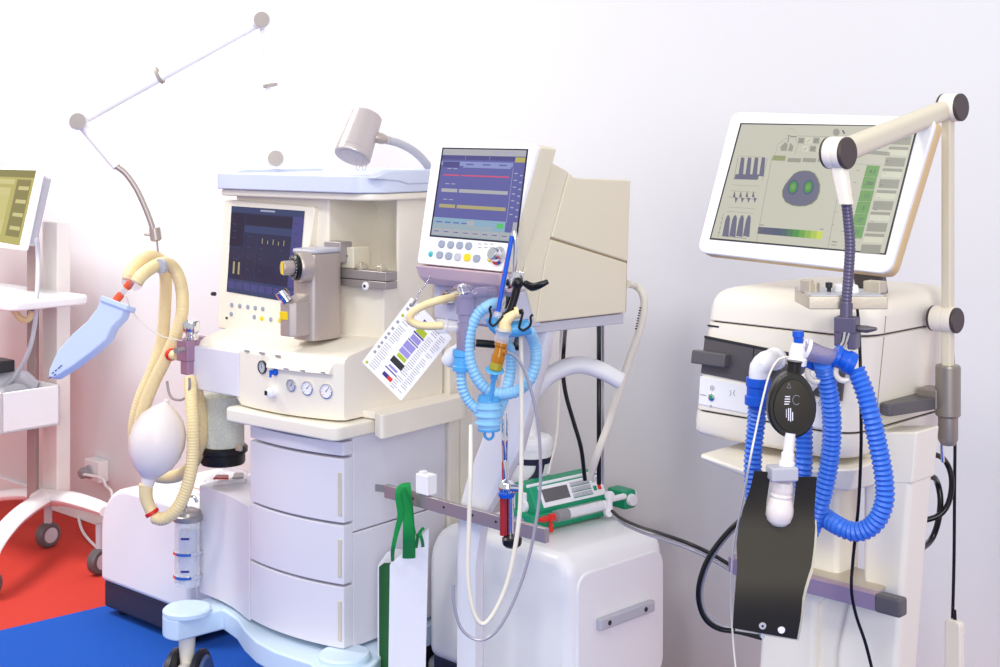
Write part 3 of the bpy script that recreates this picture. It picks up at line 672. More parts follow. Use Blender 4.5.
for t, c, s1 in ((.30, 3, .83), (.475, 4, .84), (.655, 5, .84)):
    h = .008 if c == 3 else .02
    Q((.045, .235, t-h, t+h), c, Z2); Q((.255, s1, t-h, t+h), c, Z2)
    Q((.08, .13, t-.08, t-.07), 9, Z2); Q((.15, .2, t-.08, t-.07), 9, Z2)
Q((.865, .87, .2, .8), 9, Z2)
for k in range(7): Q((.89, .93, .25+k*.075, .262+k*.075), 9, Z2); Q((.96, .99, .27+k*.075, .285+k*.075), 9, Z2)
Q((0, .86, .79, .905), 6, Z2); Q((.0, .95, .905, 1), 7, Z2); Q((.02, .72, .862, .9), 7, Z3)
for s0 in (.04, .14, .24, .34): Q((s0, s0+.07, .835, .848), 0, Z3)
Q((.4, .49, .81, .865), 4, Z3); Q((.76, .84, .815, .87), 8, Z3); Q((.95, 1, .79, .96), 4, Z3)
for k in range(8): Q((.015+k*.115, .115+k*.115, .915, .985), 4, Z3); Q((.03+k*.115, .09+k*.115, .945, .955), 0, .0023)
b.build('screen', mats, mo, wn=False)
def skey(px, py, w, h, m, name='key', rd=False):
    p = sp.hit(px, py); k = MB()
    if rd: k.lathe([(0, -.001), (w, -.001), (w, .0025), (w*.8, .0035), (0, .0035)], p, sp.n, 18)
    else:
        pr_ = [p+sp.ex*x+sp.ey*y+sp.n*.003 for x, y in rrect(w*2, h*2, h*.9, 4)]; slab(k, pr_, sp.n, .004, .001)
    return k.build(name, M[m], mo)
for px, py in ((442, 244), (451, 244.8), (460, 245.4), (469, 246)): skey(px, py, .0105, .0085, 'key')
for px, py, m in ((440, 255, 'key'), (449, 256, 'key'), (458, 257, 'lgrey'), (467.5, 257.5, 'yellow'), (477, 258.5, 'key')): skey(px, py, .011, .0085, m)
skey(431, 254, .0065, .0085, 'teal', rd=True); skey(490, 259, .0065, .007, 'yellow', rd=True)
for px in (480, 486, 492):
    for py in (243.5, 247): 
        b = MB(); b.quadp(sp, [(px-2, py), (px+2, py+.3), (px+1.8, py+1), (px-2.2, py+.7)], .0006); b.build('key_legend', M['ink'], mo, wn=False)
p = sp.hit(499, 256); b = MB(); b.lathe([(0, 0), (.021, 0), (.021, .003), (.015, .006), (.0145, .022), (.012, .025), (0, .024)], p, sp.n, 28); b.build('rotary_knob', M['chrome'], mo)
for (px, py), m in zip(((440, 244), (449, 245)), ()): pass
# connector block below the monitor
b = MB(B); b.prism([(-.012, 1.312), (.09, 1.312), (.09, 1.268), (.02, 1.268), (.0, 1.285)], 'x', -.275, -.004, .003, 2); b.build('chin_ledge', M['mauvel'], pv)
b = MB(B); b.box(-.275, -.002, .045, .12, 1.186, 1.268, .004); cb = b.build('connector_block', M['lilac'], pv)
for px, py, r in ((451, 297, .016), (478, 293, .011), (496, 304, .012)):
    p = B.y(px, py, .045); c = MB(B); c.lathe([(r*.6, -.005), (r, -.005), (r, .02), (r*.62, .02), (r*.6, .0)], p, (0, -1, 0), 22); c.build('gas_port', M['pewter'], cb)
p = B.y(487, 292, .045); b = MB(B); b.box(p.x-.008, p.x+.03, .0442, .0455, p.z-.001, p.z+.001); b.build('port_legend', M['ink'], cb)
# column (traced on its own plane), rail, push handle
CY = .15
L_ = [(512, 326), (505, 360), (497, 410), (479, 455), (465, 500), (457, 524), (456, 590), (455.5, 667)]
R_ = [(556, 326), (552, 345), (540, 380), (526, 440), (507, 470), (490, 508), (483.5, 530), (483, 667)]
rg = []
for l, r in zip(L_, R_):
    a, c = B.y(*l, CY), B.y(*r, CY); z = (a.z+c.z)/2; ins = .02
    rg.append([(a.x, CY+.02, z), (a.x+.012, CY-.006, z), (a.x+.03, CY-.014, z), (c.x-.035, CY-.014, z), (c.x-.02, CY-.006, z), (c.x-.022, CY+.02, z), (c.x-.055, CY+.055, z), (a.x-.0, CY+.055, z)])
a, c = rg[-1][0], rg[-1][5]
rg.append([(x, y, .07) for x, y, z in rg[-1]])
b = MB(B); b.loft(rg); b.build('column', M['grey_white'], pv)
xm = (rg[-1][0][0]+rg[-1][5][0])/2
b = MB(B); b.prism(rpoly([(xm-.2, CY-.12), (xm+.2, CY-.12), (xm+.2, CY+.08), (xm-.2, CY+.08)], .04), 'z', .045, .085, .008, 3, minang=40); b.build('foot_plate', M['white'], pv)
for sx, sy in ((-.17, -.09), (.17, -.09), (-.17, .05), (.17, .05)):
    b = MB(B); b.lathe([(0, -.012), (.02, -.012), (.023, -.006), (.023, .006), (.02, .012), (0, .012)], (xm+sx, CY+sy, .031), (1, 0, 0), 20); b.build('castor', M['dark'], pv)
RY = .11
ra, rb = B.y(384, 484, RY), B.y(545, 530, RY)
b = MB(B); zz = (ra.z+rb.z)/2; b.box(ra.x, rb.x, RY, RY+.014, zz-.032, zz+.0, .0015); rl = b.build('accessory_rail', M['steel'], pv)
for f in (.2, .4, .58, .72):
    b = MB(B); b.lathe([(0, 0), (.003, 0), (.003, .0012), (0, .0012)], (ra.x+(rb.x-ra.x)*f, RY, zz-.014), (0, -1, 0), 10); b.build('screw_hole', M['dark'], rl)
b = MB(); b.tube(ats(3.30, (508, 440, 3.26), (519, 415, 3.28), (532, 394), (550, 375), (575, 365), (598, 369), (621, 381)), .0225, 16, flat=.85); b.build('push_handle', M['grey_white'], pv)
RAILZ = zz
# ================================================================ INSTRUCTION CARD hung by a chain
ic = thing('instruction_card', 'laminated instruction card with coloured blocks hanging tilted from a bead chain', 'card')
cp = Plane(at(362, 362, 3.17), at(401, 401, 3.14), at(411, 297, 3.20))
CC = [(411.5, 297), (452, 338), (401, 401), (362, 362)]       # TL TR BR BL  (rotated card)
ring = [cp.hit(*p) for p in CC]; b = MB(); slab(b, rpoly(ring, .004, 3), cp.n, .0012, 0); cd = b.build('card', M['paper'], ic, wn=False)
b = MB(); o = .0006
def cq(s0, s1, t0, t1, mi, oo=.0006): b.quadp(cp, subq(CC, s0, s1, t0, t1), oo, mi)
for t, mi in ((.06, 6), (.12, 0), (.22, 4), (.32, 0), (.42, 0), (.5, 0), (.56, 0), (.64, 0), (.7, 0), (.78, 0), (.94, 4)): cq(.05, .1, t, t+.035, mi)
for k in range(30):
    t = .08+k*.03
    for s0, s1 in ((.13, .3), (.66, .8), (.82, .95)):
        if random.random() < .85: cq(s0, s1-random.random()*.05, t, t+.008, 0)
for t0, t1, mi, s0, s1 in ((.08, .12, 3, .42, .62), (.13, .17, 4, .42, .5), (.18, .26, 4, .42, .62), (.265, .285, 3, .4, .64), (.3, .37, 2, .42, .62), (.38, .395, 3, .4, .64), (.41, .5, 2, .4, .62), (.51, .58, 2, .4, .62), (.59, .64, 4, .42, .62), (.66, .74, 1, .38, .66), (.77, .80, 2, .42, .62), (.82, .835, 3, .38, .66), (.88, .93, 3, .42, .54), (.88, .93, 5, .54, .64)): cq(s0, s1, t0, t1, mi)
b.build('printed_blocks', [M['ink'], M['inkd'], M['violet'], M['navyp'], M['limep'], M['redp'], M['grey']], cd, wn=False)
b = MB(); pts = ats(3.17, (415, 301, 3.195), (420, 292), (426, 284), (431, 275, 3.16))
for i in range(3):
    for k in range(5): b.ell(pts[i].lerp(pts[i+1], k/5), .0022, .0022, .0022, 8, 5)
b.build('bead_chain', M['chrome'], ic)
b = MB(); b.tube([pts[0]+Vector((-.008, -.004, -.01)), pts[0]+Vector((.002, -.003, .004))], .003, 8, sm=False); b.build('clip', M['steel'], ic)
# ================================================================ CONNECTOR TREE plugged into the block, cream tube loop, light blue hoses
vt = thing('valve_tree', 'smoky clear valve tree plugged into the ventilator below its screen', 'connector')
Yv = 2.93
b = MB(); b.lathe([(0, 0), (.02, 0), (.021, .06), (.017, .062), (.017, .075), (.021, .077), (.021, .115), (.016, .118), (.016, .135), (0, .135)], at(466, 350, Yv), (0, 0, 1), 24); b.build('clear_stem', M['smoket'], vt)
b = MB(); b.tube(ats(Yv, (466, 296), (464, 290), (457, 292, 3.0), (451, 297, 3.06)), .014, 12); b.build('chrome_elbow', M['chrome'], vt)
b = MB(); b.lathe([(0, 0), (.013, 0), (.013, .025), (.016, .026), (.016, .05), (0, .05)], at(460, 327, Yv), at(440, 326, Yv)-at(460, 327, Yv), 16); b.build('side_port', M['clear'], vt)
b = MB(); b.tube(ats(Yv, (468, 294), (480, 293), (492, 291, 2.98)), .012, 12); b.build('cross_port', M['smoket'], vt)
b = MB(); b.lathe([(0, 0), (.015, 0), (.02, .02), (.012, .05), (0, .05)], at(447, 362, 2.98), at(461, 347, 2.96)-at(447, 362, 2.98), 16); b.build('white_plug', M['white'], vt)
ct = thing('tube_loop', 'short cream rubber tube looped between the ventilator block and the valve tree', 'tube')
b = MB(); b.tube(ats(2.92, (455, 297, 2.97), (440, 300), (423, 306), (412, 313), (410, 320), (418, 325), (432, 326), (443, 325.5)), .0085, 12); b.build('tube_body', M['hose'], ct)
h1 = thing('breathing_hose', 'light blue corrugated hose from the valve tree down to the water trap', 'hose', 'light blue corrugated hoses')
b = MB(); b.lathe([(0, 0), (.018, 0), (.019, .01), (.017, .012), (.017, .03), (.0195, .032), (.0195, .045), (0, .045)], at(461, 371, Yv), at(462, 351, Yv)-at(461, 371, Yv), 20); b.build('end_cuff', M['sky'], h1)
b = MB(); b.tube(ats(Yv, (461, 369), (461.5, 382), (464, 393), (470, 403), (479, 411, 2.92)), .0112, 12, corr=.16, pitch=.0085); b.build('hose_tube', M['skyhose'], h1)
h2 = thing('breathing_hose', 'light blue corrugated hose making the big ring below the ventilator', 'hose', 'light blue corrugated hoses')
b = MB(); b.tube(ats(2.92, (499, 303, 2.98), (490, 305), (478, 314), (470.5, 330), (468.5, 350), (473, 370), (484, 387), (500, 394), (517, 391), (530, 379), (536, 361), (534.5, 344), (529, 331, 2.88)), .0128, 14, corr=.12, pitch=.009); b.build('hose_tube', M['skyhose'], h2)
h3 = thing('breathing_hose', 'light blue corrugated hose straight down from the blue y piece to the trap', 'hose', 'light blue corrugated hoses')
b = MB(); b.tube(ats(2.9, (496, 322, 2.885), (502, 335, 2.93), (510, 350, 2.96), (511, 370, 2.97), (506, 392, 2.96), (500, 408, 2.94), (496, 416, 2.93)), .0122, 14, corr=.12, pitch=.009); b.build('hose_tube', M['skyhose'], h3)
ypc = thing('blue_y_piece', 'bright blue y piece with cream elbow and amber sensor hung in the black hooks', 'connector')
b = MB(); b.tube(ats(2.86, (493, 317), (496, 325), (504, 330), (514, 329), (522, 328), (530, 326)), .0165, 14); b.build('blue_arm', M['sky'], ypc)
b = MB(); b.tube(ats(2.84, (505, 331), (505, 323), (509, 318), (516, 313)), [.014, .013, .011, .008], 12); b.lathe([(0, 0), (.012, 0), (.012, .008), (0, .008)], at(515, 313, 2.84), at(520, 312, 2.84)-at(515, 313, 2.84), 14); b.build('cream_elbow', M['hose'], ypc)
b = MB(); b.lathe([(0, 0), (.017, 0), (.019, .006), (.015, .012), (.015, .03), (0, .03)], at(504, 328, 2.835), at(501, 342, 2.835)-at(504, 328, 2.835), 18); b.build('clear_collar', M['clear'], ypc)
b = MB(); s0 = at(502, 340, 2.835); s1 = at(497, 363, 2.835); b.lathe([(0, 0), (.013, 0), (.014, .012), (.011, .014), (.012, .03), (.014, .034), (.013, .047), (0, .047)], s0, s1-s0, 14); b.tube([s0.lerp(s1, .5), at(506, 352, 2.83)], .008, 10, sm=False); b.build('amber_sensor', M['amber'], ypc)
b = MB(); b.lathe([(0, 0), (.0125, 0), (.0135, .015), (.011, .018), (0, .018)], at(497, 362, 2.835), at(495, 371, 2.835)-at(497, 362, 2.835), 14); b.build('lime_collar', M['olive'], ypc)
b = MB(); b.lathe([(0, 0), (.018, 0), (.02, .003), (.008, .006), (.008, .022), (.005, .024), (.005, .072), (0, .072)], at(495, 369, 2.835), at(490.5, 404, 2.86)-at(495, 369, 2.835), 16); b.build('blue_stem', M['sky'], ypc)
wt = thing('water_trap', 'light blue ribbed water trap with ring hanging at the lowest point of the hoses', 'water trap')
o_ = at(489, 430, 2.92)
b = MB(); b.lathe([(0, 0), (.022, 0), (.024, .004), (.024, .012), (.030, .014), (.030, .017), (.026, .019), (.026, .029), (.031, .031), (.031, .034), (.026, .036), (.026, .045), (.030, .047), (.030, .050), (.024, .052), (.024, .06), (.02, .062), (0, .062)], o_, n=28); b.build('trap_body', M['skyhose'], wt)
b = MB(); b.lathe([(0, .058), (.0225, .058), (.0245, .061), (.0225, .073), (.01, .075), (.008, .086), (0, .086)], o_, n=24); b.build('trap_cap', M['sky'], wt)
b = MB(); rg_ = [o_+Vector((.009*math.cos(2*math.pi*k/16), 0, -.009+.0105*math.sin(2*math.pi*k/16))) for k in range(17)]; b.tube(rg_, .003, 8); b.lathe([(0, -.001), (.0235, -.001), (.0245, .004), (0, .004)], o_, n=24); b.build('trap_ring', M['sky'], wt)
# ================================================================ HOSE HOLDER (lever bracket with hooks) and its blue line
hh = thing('hose_holder', 'chrome and black lever bracket with wavy hose hooks in front of the ventilator', 'hose holder')
Yh = 2.86
b = MB()
for dx in (0, 6.5): slab(b, [at(512+dx, 271, Yh+.03*(dx > 0)), at(517.5+dx, 271+1.5*(dx > 0), Yh+.03*(dx > 0)), at(519+dx, 290, Yh+.03*(dx > 0)), at(513+dx, 289, Yh+.03*(dx > 0))], Vector((0, -1, 0)), .008, .001)
slab(b, [at(513, 272, Yh+.01), at(524, 273, Yh+.04), at(524, 287, Yh+.04), at(513, 287, Yh+.01)], Vector((0, -1, 0)), .004, .001)
b.build('bracket', M['chrome'], hh)
b = MB(); b.tube(ats(Yh, (514, 272), (515, 262), (515.5, 248), (514.5, 237), (514, 231)), [.004, .006, .0065, .0065, .005], 12, flat=.6); b.build('chrome_lever', M['chrome'], hh)
b = MB(); b.tube(ats(Yh, (525, 283, 2.89), (532, 287, 2.88), (540, 285), (548, 281.5)), [.007, .009, .0075, .005], 12); b.build('black_lever', M['black'], hh)
b = MB(); b.tube(ats(Yh, (518, 283), (516, 292), (513, 303), (509, 312), (503, 316)), [.009, .0085, .008, .008, .006], 12); b.ell(at(518, 283, Yh-.005), .012, .012, .012, 14, 8); b.build('black_arm', M['black'], hh)
b = MB(); b.tube(ats(Yh-.005, (503, 316), (513, 314), (523, 311, Yh-.01)), .005, 10); b.build('hook_bar', M['black'], hh)
for P_ in (((503, 316), (498, 322), (493, 326), (489.5, 322), (491, 315), (489.5, 309), (491.5, 306)), ((523, 312), (521, 320), (519, 328)), ((526, 329), (530, 326), (531, 321), (530.5, 317), (533, 314.5))):
    b = MB(); b.tube(ats(Yh-.025, *P_), .0026, 8); b.build('hose_hook', M['black'], hh)
b = MB(); b.tube(ats(Yh-.02, (519, 328), (523, 330.5), (526, 329)), .0026, 8); b.build('hose_hook', M['black'], hh)
for px, py in ((508, 282), (507, 303)):
    b = MB(); c_ = at(px, py, Yh+.01); b.lathe([(.006, -.003), (.013, -.003), (.014, .003), (.006, .004)], c_, (.5, -1, .1), 20); b.build('thumb_ring', M['chrome'], hh)
b = MB(); b.tube(ats(Yh+.02, (519, 330), (516, 345, 3.0), (512, 352, 3.12)), .006, 8); b.tube(ats(3.0, (476, 343), (500, 345), (519, 347)), .0085, 8, sm=False); b.build('rear_arm', M['black'], hh)
dl = thing('pressure_line', 'taut blue and red pressure line slanting past the chrome lever', 'tube')
b = MB(); b.tube(ats(2.84, (512, 236), (508, 258), (503, 284), (498, 312)), .0048, 10); b.build('blue_line', M['royald'], dl)
b = MB(); b.tube(ats(2.845, (510.2, 236), (506, 258), (501, 284), (496.5, 310)), .0014, 6); b.build('red_line', M['redo'], dl)
b = MB(); b.ell(at(497.5, 315, 2.84), .009, .009, .009, 14, 8); b.build('line_end', M['clear'], dl)
# ================================================================ COMPRESSOR CABINET behind the column and what stands on it
D = Frame((570-500)/FL*3.33, 3.33, -45.5)
TOPZ = .597
c2 = thing('compressor_cabinet', 'large rounded white cabinet carrying the green syringe pump', 'cabinet', None)
w, d_ = .518, .36
b = MB(D); b.box(-w+.01, -.01, .012, d_-.01, .0075, .232, .01); b.build('plinth', M['slate'], c2)
pts = [(-w, .225), (0, .225)]
for i in range(9): a = R(90*i/8); pts.append((-.055+.055*math.cos(a), TOPZ-.055+.055*math.sin(a)))
for i in range(11): a = R(90+90*i/10); pts.append((-w+.12+.12*math.cos(a), TOPZ-.12+.12*math.sin(a)))
b = MB(D); b.prism(pts, 'y', 0, d_, .03, 4, minang=40); b.build('shell', M['white'], c2)
b = MB(D); b.prism([(p[0], p[1]) for p in rpoly([(.022, .235), (d_-.01, .235), (d_-.01, TOPZ-.045), (.022, TOPZ-.045)], .045, 6)], 'x', -.01, .005, .005, 3, minang=50); b.build('side_panel', M['white'], c2)
h0, h1_ = D.x(597, 623, .008), D.x(651, 606, .008)
b = MB(D); zc = (h0.z+h1_.z)/2; b.box(.004, .022, h0.y, h1_.y, zc-.014, zc+.014, .004); bk = b.build('rail_bracket', M['lgrey'], c2)
for f in (.15, .82):
    b = MB(D); b.lathe([(0, 0), (.006, 0), (.006, .0015), (0, .0015)], (.022, h0.y+(h1_.y-h0.y)*f, zc), (1, 0, 0), 14); b.build('bolt', M['dark'], bk)
# jar
wj = thing('waste_jar', 'white lidded jar with navy strap standing behind the column', 'jar')
jo = at(531, 503, 3.74); jo.z = TOPZ+.001; k_ = 3.74/FL
jt = at(530, 440, 3.74).z; rj = 21.5*k_
b = MB(); b.lathe([(0, jo.z), (rj*.82, jo.z), (rj*.86, jo.z+.01), (rj*.97, jt-.02), (rj*.97, jt-.01), (0, jt-.01)], (jo.x, jo.y, 0), n=36); b.build('jar_body', M['white'], wj)
b = MB(); b.lathe([(0, jt-.018), (rj*1.02, jt-.018), (rj*1.03, jt-.004), (rj, jt+.006), (rj*.9, jt+.012), (0, jt+.016)], (jo.x, jo.y, 0), n=36); b.lathe([(0, jt+.01), (.016, jt+.01), (.015, jt+.09), (0, jt+.09)], (jo.x, jo.y, 0), n=18); b.build('jar_lid', M['white'], wj)
zs = at(530, 463, 3.74-rj).z
b = MB(); b.lathe([(rj*.9, zs-.008), (rj*.965, zs-.008), (rj*.975, zs+.008), (rj*.93, zs+.008)], (jo.x, jo.y, 0), n=36); b.build('navy_strap', M['strap'], wj)
b = MB(); b.tube(ats(3.74-rj-.006, (541, 463), (538, 474), (530, 483), (519, 487), (512, 486, 3.72)), .011, 8, flat=.35); b.build('strap_tail', M['strap'], wj)
# ================================================================ SYRINGE PUMP (long side faces right)
g0 = D.W(D.z(534, 535, TOPZ)); PF = Frame(g0.x, g0.y, -50)
gx = 0.; gy0, gy1 = .0, .27
spm = thing('syringe_pump', 'green syringe pump with grey screen on top of the white cabinet', 'syringe pump')
GZ = TOPZ+.004; gh = .105
b = MB(PF); b.prism([(gx-.1, GZ), (gx, GZ), (gx+.004, GZ+.026), (gx-.012, GZ+.042), (gx-.1, GZ+.042)], 'y', gy0, gy1, .005, 3)
b.prism([(gx-.1, GZ+.03), (gx-.012, GZ+.03), (gx-.012, GZ+.05), (gx-.042, GZ+gh), (gx-.1, GZ+gh+.004)], 'y', gy0+.02, gy1, .005, 3); b.build('pump_casing', M['green'], spm)
for sx in (-.085, -.02):
    for sy in (gy0+.03, gy1-.03):
        b = MB(PF); b.lathe([(0, TOPZ), (.008, TOPZ), (.008, GZ+.002), (0, GZ+.002)], (gx+sx, sy, 0), n=12); b.build('rubber_foot', M['black'], spm)
b = MB(PF); b.box(gx-.05, gx-.044, gy0+.016, gy1+.004, GZ+gh-.002, GZ+gh+.006, .002); b.build('top_trim', M['paper'], spm)
fp = Plane(PF.W((gx-.012, gy0, GZ+.05)), PF.W((gx-.012, gy1, GZ+.05)), PF.W((gx-.042, gy0, GZ+gh)))
Wp, Hp = .27, math.hypot(.03, gh-.05)
o0 = PF.W((gx-.012, gy0, GZ+.05)); 
def fpt(s, t, off): return o0+fp.ex*(s*Wp)*(1 if fp.ex.dot(PF.W((gx-.012, gy1, GZ+.05))-o0) > 0 else -1)+fp.ey*(t*Hp)+fp.n*off
def fbox(s0, s1, t0, t1, th, name, m, par, r=.001):
    b = MB(); slab(b, [fpt(s0, t0, th), fpt(s1, t0, th), fpt(s1, t1, th), fpt(s0, t1, th)], fp.n, th, r); return b.build(name, M[m] if isinstance(m, str) else m, par)
pan = fbox(.17, .99, .06, .94, .0025, 'front_panel', 'paper', spm)
fbox(.20, .53, .26, .8, .004, 'display', 'grey', pan)
for r_ in range(3):
    for k in range(6): fbox(.57+k*.043, .604+k*.043, .2+r_*.24, .36+r_*.24, .005, 'key', 'lgrey', pan, .0006)
for r_ in range(3): fbox(.57, .825, .17+r_*.24, .2+r_*.24, .0032, 'key_row', 'green', pan, .0002)
fbox(.85, .89, .3, .5, .005, 'key', 'green', pan); fbox(.91, .95, .3, .5, .005, 'key', 'redp', pan); fbox(.86, .9, .65, .85, .005, 'key', 'lgrey', pan); fbox(.915, .95, .65, .85, .005, 'key', 'lgrey', pan)
b = MB(PF); b.box(gx-.075, gx-.05, gy0+.014, gy0+.022, GZ+.045, GZ+.09, .003); b.lathe([(0, 0), (.018, 0), (.016, .008), (0, .008)], (gx-.06, gy0+.019, GZ+.055), (0, -1, 0), 18); b.build('side_catch', M['paper'], spm)
b = MB(PF); b.box(gx-.085, gx-.035, gy0-.02, gy0, GZ+.002, GZ+.03, .003); b.build('drop_foot', M['violet'], spm)
b = MB(PF); b.box(gx-.055, gx+.016, gy1+.04, gy1+.085, GZ+.008, GZ+.058, .008); pu = b.build('pusher_block', M['green'], spm)
b = MB(PF); b.lathe([(0, 0), (.019, 0), (.017, .014), (0, .016)], (gx-.01, gy1+.084, GZ+.034), (0, 1, 0), 20); b.lathe([(0, 0), (.016, 0), (.015, .012), (0, .013)], (gx+.015, gy1+.062, GZ+.034), (1, 0, 0), 20); b.build('pusher_cap', M['paper'], pu)
b = MB(PF); b.box(gx-.05, gx-.03, gy1-.01, gy1+.045, GZ+.02, GZ+.045, .003); b.lathe([(0, 0), (.008, 0), (.008, .06), (0, .06)], (gx+.01, gy1-.015, GZ+.045), (0, 1, 0), 12); b.build('pusher_rod', M['paper'], spm)
b = MB(PF); b.lathe([(0, 0), (.007, 0), (.007, .05), (0, .05)], (gx+.028, gy1-.028, GZ+.02), (0, 0, 1), 12); b.lathe([(0, 0), (.013, 0), (.013, .012), (0, .012)], (gx+.02, gy1-.03, GZ+.018), (1, -.2, .2), 14); b.lathe([(0, 0), (.012, 0), (.012, .012), (0, .012)], (gx+.02, gy1-.026, GZ+.06), (1, -.2, .2), 14); b.build('syringe_clamp', M['paper'], spm)
sy = thing('syringe', 'clear syringe with grey plunger and red tip lying along the green pump', 'syringe')
so = Vector((gx+.016, gy0+.05, GZ+.036))
b = MB(PF); b.lathe([(0, 0), (.006, 0), (.0165, .008), (.0165, .17), (.015, .17), (.015, .01), (0, .008)], so, (0, 1, 0), 24); b.build('barrel', M['clear2'], sy)
b = MB(PF); b.lathe([(0, .01), (.0145, .012), (.0145, .05), (0, .05)], so, (0, 1, 0), 24); b.build('plunger', M['grey'], sy)
b = MB(PF); b.lathe([(0, .05), (.012, .05), (.012, .2), (0, .2)], so, (0, 1, 0), 16); b.build('plunger_stem', M['paper'], sy)
b = MB(PF); b.lathe([(0, .0), (.010, .0), (.010, .016), (.007, .018), (.008, .036), (.005, .05), (0, .05)], so+Vector((0, .004, 0)), (0, -1, 0), 16); b.lathe([(0, 0), (.006, 0), (.006, .02), (0, .02)], so+Vector((.006, -.012, -.034)), (0, 0, 1), 10); b.tube([so+Vector((.003, -.01, 0)), so+Vector((.006, -.012, -.02))], .004, 8, sm=False); b.build('red_tip', M['redp'], sy)
# ================================================================ POLE CLAMP below the blue hoses
pc = thing('pole_clamp', 'chrome rod with ball joint, red tube and black knob clamped to the rail', 'pole clamp')
Yp = 3.0
yr = B.W((0, RY, 0)).y
b = MB(); b.tube(ats(2.97, (503, 398, 3.02), (503, 430), (504, 470)), .0035, 8); b.tube(ats(2.97, (507, 398, 3.02), (507, 430), (506, 470)), .0025, 8); b.build('chrome_rod', M['chrome'], pc)
b = MB(); b.lathe([(0, 0), (.0095, 0), (.0085, .03), (.0065, .05), (0, .05)], at(506, 484, 2.97), (-.05, 0, 1), 16); b.build('rod_socket', M['chrome'], pc)
b = MB(); b.ell(at(507, 488, 2.965), .019, .019, .021, 22, 12); b.lathe([(0, 0), (.008, 0), (.008, .02), (.0, .022)], at(511, 488, 2.955), (1, -.3, 0), 14); b.build('ball_joint', M['chrome'], pc)
b = MB(); b.lathe([(.0, 0), (.016, 0), (.0185, .008), (.0, .008)], at(506.5, 497, 2.962), (0, 0, 1), 20); b.build('blue_collar', M['royald'], pc)
b = MB(); b.lathe([(0, 0), (.008, 0), (.008, .085), (0, .085)], at(503.5, 535, 2.97), (0, 0, 1), 16); b.build('red_tube', M['redtube'], pc)
b = MB(); b.lathe([(0, 0), (.0075, 0), (.0075, .085), (0, .085)], at(510.5, 537, 2.975), (0, 0, 1), 16); b.build('chrome_tube', M['chrome'], pc)
b = MB(); b.lathe([(0, 0), (.014, 0), (.021, .006), (.022, .018), (.018, .022), (0, .022)], at(512, 547, 2.96), (0, 0, 1), 9); b.build('black_knob', M['black'], pc)
# ================================================================ thin lines hanging from the ventilator
c1_ = thing('drain_tube', 'cream thin tube hanging in a long loop in front of the column', 'tube')
b = MB(); b.tube(ats(2.9, (521, 330), (521.5, 380), (521.5, 440), (520, 508), (513, 559), (504, 592), (492, 616), (482, 624), (473, 610), (468, 575), (469, 525), (470.5, 470), (471, 425, 2.94)), .0048, 10); b.build('tube_body', M['tubec'], c1_)
c2_ = thing('drain_tube', 'silver grey thin tube arcing far right and ending in a small white loop', 'tube')
b = MB(); b.tube(ats(2.86, (507, 352), (516, 357), (525, 372), (534, 402), (539.5, 440), (540, 490), (533, 539), (522, 580), (506, 617), (491, 636), (476, 639.5), (461, 628), (454, 604), (453.5, 584)), .0033, 8); b.build('tube_body', M['tubes'], c2_)
# ================================================================ SHOPPING BAG on the rail, white block
sb = thing('shopping_bag', 'white and green fabric carrier bag hanging from the rail by green ribbons', 'bag')
yb = B.W(B.y(400, 490, RY-.02)).y
F0 = [(390, 565), (397, 556), (413, 543), (429, 528), (427, 600), (424, 690), (389, 690)]
Yg = yb+.05
fr = [at(390, 565, Yg), at(400, 556, Yg+.005), at(413, 545, Yg+.008), at(429, 528, Yg+.02), at(427, 600, Yg+.025), at(425, 700, Yg+.03), at(388, 700, Yg)]
b = MB(); slab(b, fr, Vector((.25, -1, 0)).normalized(), .003, .0008); b.build('front_panel', M['fabric'], sb)
bk = [at(378, 566, Yg+.09), at(387, 553, Yg+.1), at(396, 549, Yg+.11), at(404, 550, Yg+.11), at(429, 530, Yg+.12), at(425, 700, Yg+.12), at(379, 700, Yg+.09)]
b = MB(); slab(b, bk, Vector((.25, -1, 0)).normalized(), .003, .0008); b.build('back_panel', M['fabric'], sb)
gs = [at(378.5, 567, Yg+.087), at(384, 563, Yg+.055), at(390, 563, Yg+.004), at(388.5, 700, Yg+.004), at(384, 700, Yg+.055), at(379, 700, Yg+.087)]
b = MB(); slab(b, gs, Vector((-1, -.6, 0)).normalized(), .002, .0005); b.build('side_gusset', M['dgreen'], sb)
b = MB(); b.tube([at(378.5, 566, Yg+.085), at(378.5, 640, Yg+.085), at(379, 700, Yg+.085)], .0022, 6); b.build('white_piping', M['fabric'], sb)
def ribbon(pts, wd, name='ribbon_handle'):
    b = MB(); b.tube(pts, wd, 10, flat=.12, step=.01); b.build(name, M['ribbon'], sb)
yr_ = yb-.012
ribbon(ats(yr_, (409, 558, Yg-.002), (409, 535), (408, 510), (406, 492), (405, 484.5, yr_+.012), (406, 486, yr_+.04), (408, 510, yr_+.06), (411, 552, Yg+.1)), [.016, .015, .013, .013, .013, .012, .011, .010])
ribbon(ats(yr_-.006, (392.5, 561, Yg-.004), (393, 549), (396.5, 532), (400.5, 516), (399, 502), (398, 493), (401, 486, yr_+.008)), [.004, .005, .006, .008, .008, .007, .007])
ribbon(ats(yr_-.010, (404, 488), (411, 500), (413, 515), (415, 530), (418, 541, Yg-.004)), [.008, .008, .006, .005, .004])
ribbon(ats(yr_-.004, (416, 548, Yg), (418.5, 534), (424, 528), (420, 532), (422, 540), (423, 547, Yg)), .004)
zr = RAILZ
bl = B.y(430, 490, RY+.025)
wb = thing('foam_block', 'small white foam block standing on the left of the steel rail', 'block')
b = MB(B); b.box(bl.x-.023, bl.x+.021, RY-.002, RY+.03, zr+.0015, zr+.05, .003); b.box(bl.x-.016, bl.x-.003, RY+.002, RY+.02, zr+.048, zr+.056, .002); b.build('block_body', M['foam'], wb)
